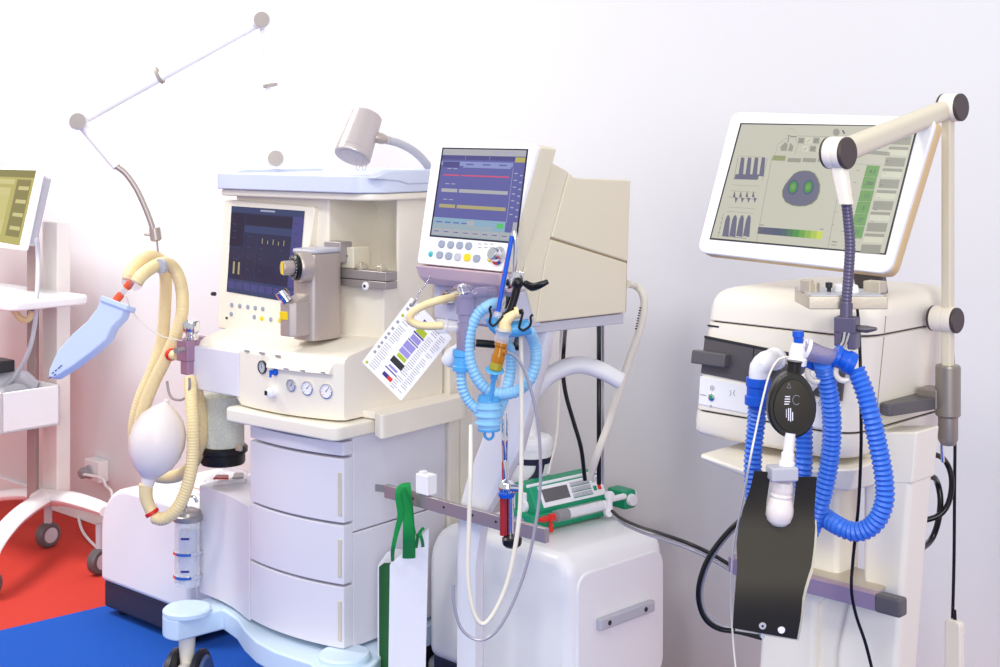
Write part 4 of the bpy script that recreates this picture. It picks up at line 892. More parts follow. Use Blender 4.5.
# ================================================================ cables behind the ventilator
def cable(label, pts, r, m, name='cable', grp=None, extra=None):
    t = thing(name, label, 'cable', grp); b = MB(); b.tube(pts, r, 10); b.build('cable_sheath', M[m], t)
    if extra: b = MB(); b.tube(extra[0], extra[1], 10); b.build('second_strand', M[extra[2]], t)
    return t
cable('black cable curving down from under the ventilator, left of two', ats(3.4, (566, 322, 3.2), (564, 345), (563, 372), (566, 395), (573, 420), (581, 448), (585, 480, 3.42)), .0052, 'rubber')
cable('straight black cable with pale strand hanging from the ventilator, right of two', ats(3.42, (599, 321, 3.27), (599, 360), (599, 420), (599, 484, 3.44)), .0058, 'rubber', extra=(ats(3.43, (603, 321, 3.27), (603, 360), (603, 420), (603, 484, 3.44)), .003, 'tubes'))
cable('thin cream line hanging between the column and the black cable', ats(3.38, (562, 322, 3.2), (560, 350), (559, 400), (556, 440), (548, 474)), .0026, 'tubec')
t = cable('thick cream gas hose leaving the rear of the ventilator housing', ats(3.4, (627, 284, 3.32), (635, 285.5), (642, 293), (644, 305), (641, 325), (632, 352), (620, 388), (608, 425), (597, 455), (590, 478, 3.45)), .0092, 'tubec', 'gas_hose')
b = MB()
for k in range(9):
    y0 = 307+k*2.6; x0 = 640.2-(y0-307)*.21; b.quadp(Plane(at(640, 305, 3.388), at(645, 305, 3.388), at(636, 330, 3.388)), [(x0-.8, y0), (x0+1.2, y0+.3), (x0+1., y0+1.7), (x0-1., y0+1.4)], .0)
b.build('printed_text', M['inkd'], t, wn=False)
# ================================================================ RIGHT VENTILATOR
G = Frame((840-500)/FL*2.45, 2.45, -45)
rv = thing('intensive_care_ventilator', 'cream ventilator with big sage green screen, dark front panel and tapered pedestal', 'ventilator')
def fx0(z): return -.330+(.030)*(z-1.03)/.3      # left edge of the front
def fx1(z): return .0+.032*(z-1.03)/.3
def fyy(z): return .0+.03*(z-1.03)/.3
def ringz(z, ins=0., fy=0., rf=.05, back=.36):
    x0, x1, y0 = fx0(z)+ins, fx1(z)+.012-ins, fyy(z)+fy+ins
    pts = []
    for cx, cy_, a0, r in ((x1-rf, y0+rf, 270, rf), (x1-.02, back-.02, 0, .02), (x0+.02, back-.02, 90, .02), (x0+.02, y0+.02, 180, .02)):
        for i in range(7):
            a = R(a0+90*i/6); pts.append((cx+r*math.cos(a), cy_+r*math.sin(a), z))
    return pts
Z0, Z1 = 1.030, 1.318
zs = [(Z0, .02, 0), (Z0+.004, .008, 0), (Z0+.012, .002, 0), (Z0+.03, 0, 0), (1.078, 0, 0)]
b = MB(G); b.loft([ringz(z, i, f) for z, i, f in zs]); b.build('lower_module', M['shell'], rv)
b = MB(G); b.loft([ringz(z, i) for z, i in ((1.081, .003), (1.083, 0), (1.10, 0), (1.18, 0), (1.248, 0), (1.250, .003))]); body = b.build('housing', M['shell'], rv)
b = MB(G); rs = []
for z, i in ((1.2525, .003), (1.2545, 0), (1.28, 0), (1.294, .002), (1.304, .007), (1.311, .015), (1.3155, .026), (1.3175, .042), (1.318, .06)): rs.append(ringz(z, i, rf=.06))
b.loft(rs); b.build('top_cover', M['shell'], rv)
b = MB(G); b.loft([ringz(1.07, .006), ringz(1.26, .006)]); b.build('inner_gap', M['gap'], rv)
sy_ = G.x(886, 370, .04).y
b = MB(G)
for z0_, z1_ in ((1.034, 1.079), (1.084, 1.248), (1.255, 1.285)):
    b.hexa([(fx1(z0_)+.0105, sy_, z0_), (fx1(z0_)+.0124, sy_, z0_), (fx1(z0_)+.0124, sy_+.0022, z0_), (fx1(z0_)+.0105, sy_+.0022, z0_)], [(fx1(z1_)+.0105, sy_+.0, z1_), (fx1(z1_)+.0124, sy_+.0, z1_), (fx1(z1_)+.0124, sy_+.0022, z1_), (fx1(z1_)+.0105, sy_+.0022, z1_)])
b.build('side_seam', M['seam'], rv)
# front plane helpers: front leans back slightly
FP = Plane(G.W((-.2, fyy(1.08), 1.08)), G.W((0, fyy(1.08), 1.08)), G.W((-.2, fyy(1.25), 1.25)))
def fslab(px, off, th, name, m, par, r=.001):
    b = MB(); slab(b, [FP.hit(x, y, off) for x, y in px], FP.n, th, r); return b.build(name, M[m], par)
pn = fslab([(705.5, 337), (846, 365), (842, 401), (701.5, 373)], .003, .006, 'dark_panel', 'panel', rv)
fslab([(705.5, 335.5), (846, 363.5), (846, 366), (705.5, 338)], .005, .008, 'panel_lip', 'dark', pn)
fslab([(754.4, 347), (755.2, 347.2), (753, 384), (752.2, 383.8)], .0036, .002, 'panel_joint', 'black', pn, .0002)
fslab([(698.5, 349.5), (732, 354), (730.5, 367.5), (697, 363)], .022, .02, 'grip_bar', 'gripg', pn, .003)
st = fslab([(700.5, 376), (841, 404), (838, 432), (699, 404)], .002, .006, 'lower_strip', 'white', rv)
p = FP.hit(712.5, 397, .002); b = MB(); b.lathe([(0, 0), (.0075, 0), (.0075, .002), (.006, .003), (0, .003)], p, FP.n, 20); b.lathe([(0, .003), (.004, .003), (.0035, .0045), (0, .0045)], p, FP.n, 14, mi=1); b.build('power_button', [M['chrome'], M['green']], st)
def circ(px, py, r, off=.0024, t=.0006, name='icon', a0=0, a1=360):
    c = FP.hit(px, py, off); b = MB(); n = 20; pts = [c+FP.ex*r*math.cos(R(a0+(a1-a0)*k/n))+FP.ey*r*math.sin(R(a0+(a1-a0)*k/n)) for k in range(n+1)]
    b.tube(pts, t, 5, sm=False); b.build(name, M['ink'], st)
circ(713, 388, .0045); circ(713, 388, .0015); circ(711.5, 406, .002)
fslab([(701, 394), (707, 395), (707, 395.8), (701, 394.8)], .0028, .001, 'icon', 'ink', st, .0001)
for px, py in ((733, 393), (818, 403)):
    for dx, dy, ex, ey in ((-2.5, -3, -1, 0), (-2.5, 3, -1, 0), (2.5, -3, 1, 0), (2.5, 3, 1, 0)):
        b = MB(); b.tube([FP.hit(px+dx, py+dy, .0024), FP.hit(px+ex, py+ey, .0024)], .0005, 5, sm=False); b.build('icon', M['ink'], st)
fslab([(707.5, 324.5), (719, 326), (719, 328), (707.5, 326.5)], .0005, .006, 'vent_slot', 'dark', rv, .0004)
# ports for the hoses
def port(px, py, name='hose_port'):
    p = FP.hit(px, py, 0); b = MB(); b.lathe([(.012, -.01), (.0165, -.01), (.0165, .02), (.012, .02), (.011, .0)], p, FP.n, 24); b.build(name, M['grey'], rv); return p
port(771, 362); port(818, 377)
# apron tray under the box
b = MB(G); b.hexa([(-.278, -.035, .997), (-.14, -.06, .985), (.0, .03, .975), (.02, .16, .975), (-.22, .16, .985)], [(-.284, -.03, 1.006), (-.14, -.065, 1.0), (.02, .02, 1.02), (.03, .16, 1.03), (-.23, .16, 1.03)], .006, 3)
b.build('apron_tray', M['shell'], rv)
# pedestal: two tapering legs with cross members, leaving a tall slot
def px2(px, py, y=.10): p = G.y(px, py, y); return (p.x, p.z)
def pprism(name, pts, y0=.10, y1=.18, r=.012, m='shell'):
    b = MB(G); b.prism([px2(*p, y0) for p in pts], 'y', y0, y1, r, 4); return b.build(name, M[m], rv)
ytop = 440
lowz = .11
def down(px, py, y=.10):                # carry an edge on to the floor along the same line
    return px, py
legs = [((790, 452), (838, 462), (838, 590), (815, 604), (806, 930), (742, 930), (764, 560)),
        ((862, 466), (914, 452), (905, 560), (897, 667), (874, 955), (824, 955), (836, 650), (846, 604), (862, 592))]
pprism('pedestal_leg', legs[0]); pprism('pedestal_leg', legs[1])
pprism('pedestal_head', [(782, 432), (917, 432), (912, 484), (862, 484), (852, 481), (843, 482), (838, 488), (788, 478)], .099, .181, .004)
pprism('pedestal_bridge', [(780, 590), (890, 600), (868, 930), (758, 930)], .118, .165, .004)
bp = G.y(835, 950, .1)
b = MB(G); b.prism(rpoly([(bp.x-.24, -.12), (bp.x+.2, -.12), (bp.x+.16, .34), (bp.x-.2, .34)], .05), 'z', .07, max(.12, bp.z+.02), .012, 3, minang=40); b.build('pedestal_base', M['shell'], rv)
for sx, sy in ((-.19, -.07), (.15, -.07), (-.16, .29), (.12, .29)):
    b = MB(G); b.lathe([(0, -.016), (.024, -.016), (.03, -.01), (.03, .01), (.024, .016), (0, .016)], (bp.x+sx, sy, .0385), (1, 0, 0), 22); b.lathe([(0, .035), (.012, .035), (.012, .08), (0, .08)], (bp.x+sx, sy, 0), n=12); b.build('castor', M['dark'], rv)
# cross rail with dark end caps
q0, q1, q2 = G.y(800, 574, .03), G.y(875, 594, .03), G.y(907, 600, .03)
zr0, zr1 = G.y(840, 602, .03).z, G.y(840, 585, .03).z
b = MB(G); b.box(q0.x-.16, q1.x, .03, .05, zr0, zr1, .002); cr = b.build('cross_rail', M['steelm'], rv)
b = MB(G); b.box(q1.x, q2.x-.012, .027, .055, zr0-.001, zr1+.001, .005); b.build('rail_end_cap', M['gripg'], cr)
b = MB(G); b.prism([(q0.x-.12, .05), (q1.x-.01, .05), (q1.x-.03, .16), (q0.x-.12, .16)], 'z', zr1-.012, zr1-.006, .001); b.build('rail_bracket', M['alu'], cr)
# docking tray on top with clips
tz = 1.3185
tp = [(-.062, .0), (.068, -.152), (.155, -.105), (.12, .085), (-.0, .12)]
t0 = [G.z(px, py, tz) for px, py in ((794, 303), (808, 309), (888, 309), (888, 297), (830, 289))]
t0 = [(p.x, p.y) for p in t0]
b = MB(G); TR = rpoly([(-.165, .085), (-.06, -.012) if False else (-.075, .0), (.075, .01), (.085, .17), (-.11, .2)], .008)
c_ = [G.z(*p, tz) for p in ((795, 302), (809, 309.5), (888, 309.5))]
u_ = (c_[2]-c_[1]); L3 = [(p.x, p.y) for p in [c_[1], c_[2], G.loc(G.W(c_[2])+Vector((.004, .11, 0))), G.loc(G.W(c_[0])+Vector((.01, .05, 0))), c_[0]]]
b.prism(L3, 'z', tz, tz+.021, .002, 2); dt = b.build('docking_tray', M['alu'], rv)
xm_, ym_ = sum(p[0] for p in L3)/5, sum(p[1] for p in L3)/5
b = MB(G); b.prism([(xm_+(x-xm_)*.93, ym_+(y-ym_)*.9) for x, y in L3], 'z', tz+.0205, tz+.023, .0005); b.build('tray_insert', M['lgrey'], dt)
def onz(px, py, z=1.346): return G.loc(((px-CX)/FL*2.37, 2.37, 0))
for px, w_, h_ in ((807, .010, .022), (814, .008, .018)):
    p = onz(px, 295); b = MB(G); b.box(p.x-w_, p.x+w_, p.y-.006, p.y+.006, 1.340, 1.340+h_, .002); b.build('tray_clip', M['alu'], dt)
p = onz(875, 297); b = MB(G); b.box(p.x-.016, p.x+.016, p.y-.012, p.y+.012, 1.340, 1.360, .002); b.build('tray_clip', M['alu'], dt)
p = onz(829, 294); b = MB(G); b.lathe([(0, 1.340), (.0035, 1.340), (.0035, 1.347), (.006, 1.349), (.006, 1.357), (0, 1.358)], (p.x, p.y, 0), n=12); b.build('tray_pin', M['dark'], dt)
p = onz(846, 295, 1.35); b = MB(G); b.hexa(*[[(p.x+x, p.y+y, z) for x, y in rrect(.046*s, .03*s, .012*s)] for z, s in ((1.3405, 1), (1.354, .85))], r=.003, seg=2); b.build('sensor_box', M['white'], dt)
for px in (806, 882):
    p = onz(px, 299); b = MB(G); b.lathe([(0, 1.340), (.004, 1.340), (.004, 1.343), (0, 1.344)], (p.x, p.y, 0), n=12); b.build('screw_head', M['dark'], dt)
# monitor on a dark stand
mq = Plane(G.W(G.y(700, 245, .05)), G.W(G.y(893, 272, .05)), G.W(G.y(735, 112, .145)))
MR = [(696.5, 252), (889, 274), (937, 117), (732, 111.5)]
ring = rpoly([mq.hit(*p) for p in MR], .022, 6)
b = MB(); slab(b, ring, mq.n, .010, .003); mon = b.build('monitor', M['white'], rv)
b = MB(); slab(b, [p-mq.n*.0105 for p in ring], mq.n, .024, .006); b.build('monitor_rear', M['tan'], mon)
sp_ = [(742, 124.5), (916.5, 127), (884.5, 253.5), (711.5, 238)]
b = MB(); sk = ['sage', 'sagel', 'saged', 'sink', 'slate', 'leaf', 'lime', 'grn', 'moss', 'black', 'sblue']; S['black'] = M['dark']
stops = [(0, (104, 102, 124)), (.35, (88, 96, 122)), (.6, (84, 150, 76)), (.8, (150, 186, 90)), (1, (206, 220, 96))]
for k in range(11):
    t_ = k/10
    for (p_, c0), (q_, c1) in zip(stops, stops[1:]):
        if p_ <= t_ <= q_: w_ = (t_-p_)/(q_-p_); S['bar%d' % k] = scr('scale bar %d' % k, tuple(a*(1-w_)+c*w_ for a, c in zip(c0, c1)), .75); break
    sk.append('bar%d' % k)
mats3 = [S[k] for k in sk]; ix = {k: i for i, k in enumerate(sk)}
E1, E2, E3 = .0012, .0018, .0024
def T(px, m, o=E2): b.quadp(mq, px, o, ix[m])
T([(740.5, 123), (918.5, 126), (886, 255), (709.5, 239.5)], 'black', .0005); T(sp_, 'sage', E1)
def X(x, y): return (680+x*300/953.0, 80+y*210/667.0)                   # zoomed-crop coordinates -> photo pixels
def TX(l, m, o=E2): T([X(*p) for p in l], m, o)
def LN(x0, y0, x1, y1, w=1.2, m='saged', o=E2):
    a, c = Vector(X(x0, y0)), Vector(X(x1, y1)); d_ = (c-a).normalized(); n_ = Vector((-d_.y, d_.x))*w*.16
    T([tuple(a+n_), tuple(c+n_), tuple(c-n_), tuple(a-n_)], m, o)
# left column: pressure bars, flow trace, volume humps
TX([(178, 300), (254, 301), (248, 318), (174, 316)], 'slate')
for k in range(4): x = 196+k*22; TX([(x, 247), (x+11, 248), (x+6, 308), (x-9, 306)], 'slate', E3)
LN(186, 248, 172, 318, 1.5); LN(280, 250, 262, 322, 1); LN(186, 242, 272, 246, 1); LN(168, 334, 254, 338, 1)
LN(160, 352, 246, 358, 1); LN(156, 372, 240, 380, 1, 'sink'); LN(152, 404, 240, 410, 1)
for k in range(4):
    x = 172+k*20; TX([(x-2, 372), (x+4, 353), (x+6, 374)], 'sink', E3); TX([(x+4, 374), (x+14, 377), (x+6, 392)], 'slate', E3)
for k in range(4):
    x = 152+k*22; TX([(x, 432), (x+6, 430), (x+9, 440), (x+4, 500), (x-16, 496), (x-6, 446)], 'slate', E3)
LN(140, 425, 122, 500, 1.5); LN(134, 496, 212, 504, 1.5, 'sink'); LN(150, 418, 236, 424, 1)
for k in range(4): LN(132-k*3, 440+k*15, 138-k*3, 440+k*15, 1.2, 'sink')
LN(294, 245, 244, 516, 1.4)
# torso figure and pictograms along the top
b2 = b
pts = [X(355+14*math.cos(R(a)), 170-16*math.sin(R(a))) for a in range(0, 360, 30)]
for i in range(12): a, c = pts[i], pts[(i+1) % 12]; T([a, c, (c[0], c[1]+.25), (a[0], a[1]+.25)], 'saged')
LN(340, 185, 312, 205, 1); LN(312, 205, 304, 238, 1); LN(368, 185, 376, 205, 1); LN(376, 205, 366, 238, 1)
TX([(336, 198), (344, 205), (340, 226), (322, 226), (320, 214)], 'saged'); TX([(352, 200), (362, 212), (358, 228), (344, 226)], 'saged')
LN(346, 182, 344, 200, 2, 'sink'); LN(344, 178, 372, 182, 2.4, 'sink'); LN(372, 178, 488, 182, 1.2, 'saged')
for k in range(4):
    for r_ in range(2):
        x, y = 378+k*24-r_*1+r_*14, 184+r_*26
        TX([(x, y), (x+19, y+1), (x+17, y+19), (x-2, y+18)], 'sagel' if (k+r_) % 2 else 'saged', E2); LN(x+3, y+14, x+14, y+6, 1.2, 'sink', E3)
TX([(298, 240), (338, 242), (335, 258), (294, 256)], 'moss')
for k in range(3): x = 345+k*48; TX([(x, 248), (x+42, 250), (x+39, 263), (x-3, 261)], 'saged')
pts = [X(498+11*math.cos(R(a)), 167-12*math.sin(R(a))) for a in range(0, 360, 36)]
T(pts, 'saged', E2); LN(518, 160, 524, 172, 5, 'sink')
# lung slice: grey body with two green glowing lungs
body_ = [(395, 290), (412, 291), (428, 298), (438, 314), (445, 334), (444, 356), (436, 378), (420, 393), (400, 400), (378, 401), (358, 398), (338, 388), (328, 370), (328, 352), (336, 334), (350, 316), (364, 300), (380, 292)]
TX([(386+(x-386)*1.04, 346+(y-346)*1.04) for x, y in body_], 'moss', E2); TX(body_, 'slate', E3)
for cx, cy_ in ((362, 342), (410, 342)):
    for rx, ry, m, o in ((17, 24, 'sblue', .0028), (12.5, 18, 'grn', .0032), (7, 10, 'leaf', .0036)):
        T([X(cx+rx*math.cos(R(a))-.25*ry*math.sin(R(a))*.6, cy_+ry*math.sin(R(a))) for a in range(0, 360, 24)], m, o)
# colour scale bar
cols = ['slate', 'slate', 'slate', 'sblue', 'sblue', 'grn', 'grn', 'leaf', 'leaf', 'lime', 'lime']
for k, m in enumerate(cols):
    s0, s1 = k/11, (k+1)/11; m = 'bar%d' % k; TX([(250+206*s0, 467+15*s0), (250+206*s1, 467+15*s1), (247+205*s1, 489+18*s1), (247+205*s0, 489+18*s0)], m)
LN(254, 461, 268, 462, 2, 'sink'); LN(446, 474, 458, 475, 2, 'sink')
# value column with numbers
LN(520, 275, 470, 540, 1.4)
vals = [('4.3', 614, 292), ('280', 604, 330), ('13', 595, 370), ('5', 585, 408), ('27', 575, 446), ('21', 565, 485)]
for k, (t_, x, y) in enumerate(vals):
    TX([(x-19, y-20), (x+23, y-18), (x+14, y+18), (x-28, y+16)], 'leaf', E2); LN(x-27, y+18, x+14, y+20, 1, 'grn', E3)
    print_text(b, mq, t_, *X(x-1, y), .0105, E3, ix['sink'], .25)
    LN(x-52, y-4, x-42, y-3, 2.2, 'saged'); LN(x+32, y+4, x+42, y+5, 2.2, 'sink' if k % 2 else 'saged')
LN(560, 226, 668, 236, 12, 'saged'); LN(540, 266, 640, 272, 1); LN(655, 258, 663, 259, 2, 'sink')
for k in range(6): LN(534-k*11, 300+k*40, 525-k*11+4, 301+k*40, 2, 'saged')
LN(484, 514, 500, 516, 2.4, 'sink'); LN(482, 524, 498, 526, 1.6, 'sink'); LN(586, 524, 598, 526, 2, 'sink')
# soft keys down the right edge
for k in range(11):
    x, y = 716-k*9.6, 196+k*34.5
    if y > 545: break
    TX([(x-40, y-18), (x+22, y-16), (x+16, y+12), (x-47, y+9)], 'sagel' if k % 2 else 'saged', E2); TX([(x-40, y-18), (x+22, y-16), (x+20, y-6), (x-43, y-9)], 'saged', E3)
for a in range(0, 360, 45): LN(720+8*math.cos(R(a)), 178+8*math.sin(R(a)), 720+15*math.cos(R(a)), 178+15*math.sin(R(a)), 1.4, 'sink', E3)
T([X(720+6*math.cos(R(a)), 178+6*math.sin(R(a))) for a in range(0, 360, 40)], 'sagel', E3)
b.build('screen', mats3, mon, wn=False)
pq = [G.loc(at(849, 268, 2.62)), G.loc(at(878, 273, 2.56)), G.loc(at(882, 296, 2.58)), G.loc(at(856, 290, 2.64))]
b = MB(); rgf = ats(2.6, (848, 262, 2.57), (880, 268, 2.53), (884, 300, 2.56), (856, 294, 2.6)); slab(b, rgf, Vector((-.6, -.75, .2)).normalized(), .03, .006); b.build('monitor_stand', M['gripg'], rv)
# ================================================================ RIGHT SUPPORT ARM
ra_ = thing('support_arm', 'cream jointed support arm on a square pole clamped right of the large screen', 'support arm')
AX = G.W((1, -.04, 0))-G.W((0, 0, 0))
def gp(px, py, x=None, y=None): return G.W(G.x(px, py, x) if x is not None else G.y(px, py, y))
PX, PY = .085, .235
top = G.W((G.x(948, 112, PX))); pole_y = G.x(948, 200, PX).y
zt, zj, zb_ = G.x(950, 112, PX).z, G.x(946, 320, PX).z, G.x(944, 372, PX).z
def joint(c, r, l, name, par, t=.003):
    b = MB(); b.lathe([(0, -l), (r*.96, -l), (r, -l+.004), (r, -.002), (r*.95, 0), (r, .002), (r, l-.004), (r*.96, l), (0, l)], c, AX, 36); o = b.build(name, M['shell'], par)
    for s_ in (1, -1):
        f = MB(); f.lathe([(0, l-.001), (r*.98, l-.001), (r*.98, l+t), (r*.9, l+t+.002), (0, l+t+.002)], c, AX*s_, 36); f.build('knob_cap', M['knob'], o)
    return o
b = MB(G); b.box(PX-.0095, PX+.0095, pole_y-.0095, pole_y+.0095, zb_-.03, zt, .004); b.build('square_pole', M['cream'], ra_)
joint(G.W((PX+.008, pole_y, zt+.008)), .026, .016, 'joint', ra_)
joint(G.W((PX-.006, pole_y, zj)), .024, .022, 'joint', ra_)
el = G.x(838, 153, PX+.0)
ec = G.W(el)
e2 = G.W((PX, pole_y, zt+.006))
d_ = (e2-ec).normalized(); side = AX.normalized(); upv = side.cross(d_).normalized()
b = MB(); rg0 = []
for q, s_ in ((ec+d_*.01, 1.05), (ec+d_*.03, 1.0), (e2-d_*.03, .92), (e2-d_*.01, .9)):
    rg0.append([q+side*x*s_+upv*y*s_ for x, y in rrect(.034, .038, .013, 4)])
b.loft(rg0); b.build('arm_beam', M['cream'], ra_)
joint(ec, .027, .016, 'joint', ra_)
n1 = gp(845, 203, y=el.y-.004); 
b = MB(); f0, f1 = ec+Vector((0, 0, -.012)), G.W(G.y(846, 204, el.y)); dd_ = (f1-f0).normalized(); u2 = dd_.cross(side).normalized()
b.loft([[q+side*x*s_+u2*y*s_ for x, y in rrect(.026, .022, .007, 3)] for q, s_ in ((f0, 1.05), (f1, .85))]); b.build('drop_link', M['shell'], ra_)
YG = ec.y+.01
b = MB(); gpts = ats(YG, (846, 200), (848, 218), (850, 245), (848.5, 275), (846.5, 300), (845.5, 320)); b.tube(gpts, .0092, 14, corr=.1, pitch=.006); b.build('gooseneck', M['purple'], ra_)
cl = at(847, 330, YG)
b = MB(); b.tube(ats(YG, (846.5, 303), (846, 317)), .0105, 14, sm=False); b.build('neck_ferrule', M['purple'], ra_)
W2 = Frame(cl.x, cl.y, -30)
b = MB(W2); b.box(-.018, .018, -.014, .016, cl.z-.006, cl.z+.022, .002); b.box(-.018, -.005, -.014, .016, cl.z-.026, cl.z, .002); b.box(.004, .018, -.014, .016, cl.z-.03, cl.z, .002); cm = b.build('hose_clamp', M['purple'], ra_)
b = MB(W2); b.tube([(.018, 0, cl.z+.004), (.034, -.004, cl.z+.004), (.05, -.006, cl.z+.006)], [.008, .009, .004], 12, flat=.7); b.build('wing_screw', M['gripg'], cm)
# pole socket with side bracket
sc0 = G.x(944, 363, PX)
zs0, zs1, zs2 = G.x(944, 366, PX).z, G.x(944, 416, PX).z, G.x(944, 446, PX).z
b = MB(G); b.lathe([(.0, zs0), (.021, zs0), (.0225, zs0-.004), (.0225, zs1), (.018, zs1-.004), (.018, zs2+.01), (.013, zs2), (0, zs2-.003)], (PX, pole_y, 0), n=28); b.build('pole_socket', M['pewd'], ra_)
zc_ = G.x(920, 409, PX).z
b = MB(G); b.box(PX-.05, PX-.01, pole_y-.024, pole_y+.02, zc_-.015, zc_+.022, .003); b.build('socket_bracket', M['pewd'], ra_)
xa = G.x(905, 408, .048)
b = MB(G); b.prism(rpoly([(xa.x-.025, xa.y-.05), (xa.x+.0, xa.y-.055), (xa.x+.02, pole_y-.05), (PX-.012, pole_y-.02), (PX-.012, pole_y+.01), (xa.x-.025, pole_y-.0)], .012), 'z', zc_-.014, zc_+.008, .003, 2, minang=40); b.build('clamp_jaw', M['gripg'], ra_)
b = MB(); b.tube(ats(G.W((PX, pole_y, 0)).y, (942, 443), (942, 450), (943, 462)), .0035, 8); b.build('pull_ring', M['chrome'], ra_)
# ================================================================ BLUE CIRCUIT in front of the right ventilator
YC = 2.28
ypr = thing('clear_y_piece', 'clear y piece with white port and blue cap joining the royal blue hoses', 'connector')
b = MB(); b.lathe([(0, 0), (.016, 0), (.0165, .01), (.0135, .012), (.0135, .022), (.0115, .030), (.0095, .036), (0, .037)], at(796.5, 365, YC-.01), at(798.5, 335, YC-.01)-at(796.5, 365, YC-.01), 20); b.build('white_port', M['white'], ypr)
b = MB(); b.lathe([(0, -.006), (.006, -.006), (.0075, 0), (.0078, .006), (.0095, .0075), (.0095, .016), (0, .0165)], at(798.2, 341, YC-.01), (0, 0, 1), 14); b.build('blue_cap', M['royald'], ypr)
b = MB(); b.tube(ats(YC, (800, 346, YC-.005), (806, 349), (812, 352), (824, 356), (836, 358)), [.013, .0165, .0165, .015, .013], 16); b.build('clear_tee', M['smoket'], ypr)
b = MB(); b.lathe([(.012, 0), (.0175, 0), (.0175, .006), (.012, .006)], at(805, 348, YC), at(815, 352, YC)-at(805, 348, YC), 18); b.lathe([(.01, 0), (.0155, 0), (.0155, .008), (.01, .008)], at(800, 346, YC), at(815, 352, YC)-at(800, 346, YC), 18); b.build('clear_ring', M['paper'], ypr)
b = MB(); b.tube(ats(YC, (821, 360, YC+.03), (815, 362, YC+.03), (806, 359, YC+.03)), .0155, 14); b.build('blue_elbow', M['royald'], ypr)
b = MB(); c_ = at(834, 355, YC); a_ = at(850, 363, YC)-c_; b.lathe([(.0, 0), (.019, 0), (.0195, .006), (.0165, .009), (.0165, .02), (.0195, .023), (.0195, .034), (0, .034)], c_, a_, 22); b.build('blue_cuff', M['royald'], ypr)
for px, py, YY in ((816, 373, YC+.01), (844, 372, YC-.0)):
    c_ = at(px, py, YY); b = MB(); b.tube([c_+Vector((.014*math.cos(R(a)), -.0, .014*math.sin(R(a)))) for a in range(150, 400, 20)], .005, 8); b.build('white_hose_clip', M['wclip'], ypr)
b = MB(); b.tube(ats(YC, (845, 332), (843, 342), (838, 349)), .0022, 6); b.tube(ats(YC, (849, 333), (846, 343), (841, 350)), .0022, 6); b.build('hanger_wire', M['chrome'], ypr)
def rhose(label, pts, r=.0165):
    t = thing('breathing_hose', label, 'hose', 'royal blue corrugated hoses'); b = MB(); b.tube(pts, r, 16, corr=.2, pitch=.0085); b.build('hose_tube', M['royal'], t); return t
ha = rhose('royal blue corrugated hose from the left white elbow to the y piece', ats(YC, (757.5, 402, 2.40), (756, 425, 2.41), (753.5, 450, 2.41), (753, 475, 2.41), (757, 520, 2.41), (770, 555, 2.40), (790, 560, 2.38), (808, 535, 2.36), (821, 500, 2.33), (829, 465, 2.32), (832, 430, 2.31), (830, 400, 2.30), (825, 372, 2.29), (823, 362, 2.28)))
b = MB(); c_ = at(758.5, 378, 2.4); a_ = at(757.5, 406, 2.4)-c_; b.lathe([(0, 0), (.0215, 0), (.0215, .014), (.0195, .016), (.0195, .03), (.0225, .032), (.0225, .046), (.018, .048), (0, .048)], c_, a_, 20); b.build('end_cuff', M['royald'], ha)
b = MB(); b.tube(ats(2.4, (758.5, 378), (759.5, 368), (766, 361), (778, 358, 2.46)), [.0165, .0175, .0175, .0165], 16); b.lathe([(.012, 0), (.02, 0), (.02, .012), (.012, .012)], at(774, 359, 2.43), at(786, 356, 2.5)-at(774, 359, 2.43), 18); b.build('white_elbow', M['white'], ha)
hb2 = rhose('royal blue corrugated hose looping low on the right to the y piece', ats(YC, (803, 410, 2.44), (804, 435, 2.43), (804, 460, 2.42), (803, 480, 2.42), (806, 505, 2.41), (818, 512, 2.38), (835, 524, 2.32), (855, 532, 2.29), (874, 524, 2.27), (884, 503, 2.26), (884, 478, 2.26), (878, 445, 2.26), (871, 415, 2.26), (864, 390, 2.27), (855, 368, 2.28)))
b = MB(); b.tube(ats(2.42, (803, 405), (803, 392), (808, 382), (820, 376, 2.46)), .0165, 14); b.build('white_elbow', M['white'], hb2)
# black paddle
pd = thing('flow_paddle', 'black oval paddle with small white print hanging below the white port', 'paddle')
Yd = 2.24; oc = at(791, 404, Yd); kk = Yd/FL
def oval(s, dy, dz=0):
    pts = []
    for k in range(36):
        a = 2*math.pi*k/36; w_ = 24*math.cos(a)*(1-.10*math.sin(a)); h_ = 33*math.sin(a) 
        pts.append(oc+Vector((w_*s*kk, dy, (h_*s)*kk)))
    return pts
b = MB(); b.loft([oval(.93, -.012), oval(1, -.009), oval(1, .009), oval(.93, .014)]); b.build('paddle_rim', M['blackol'], pd)
b = MB(); b.loft([oval(.80, -.0125), oval(.78, -.016), oval(.5, -.018), oval(.1, -.0185)]); pf = b.build('paddle_face', M['olivebl'], pd)
b = MB(); b.lathe([(0, 0), (.011, 0), (.0115, .03), (.013, .034), (0, .034)], at(792.5, 382, Yd), at(794.5, 362, Yd)-at(792.5, 382, Yd), 16); b.build('paddle_neck', M['blackol'], pd)
FPp = Plane(at(791, 404, Yd-.0187), at(801, 404, Yd-.0187), at(791, 394, Yd-.0187))
for l in ([(787, 388), (791, 388), (789, 383)],):
    for i in range(3): 
        a, c = l[i], l[(i+1) % 3]; b = MB(); b.tube([FPp.hit(*a), FPp.hit(*c)], .0004, 5, sm=False); b.build('printed_mark', M['ink'], pf)
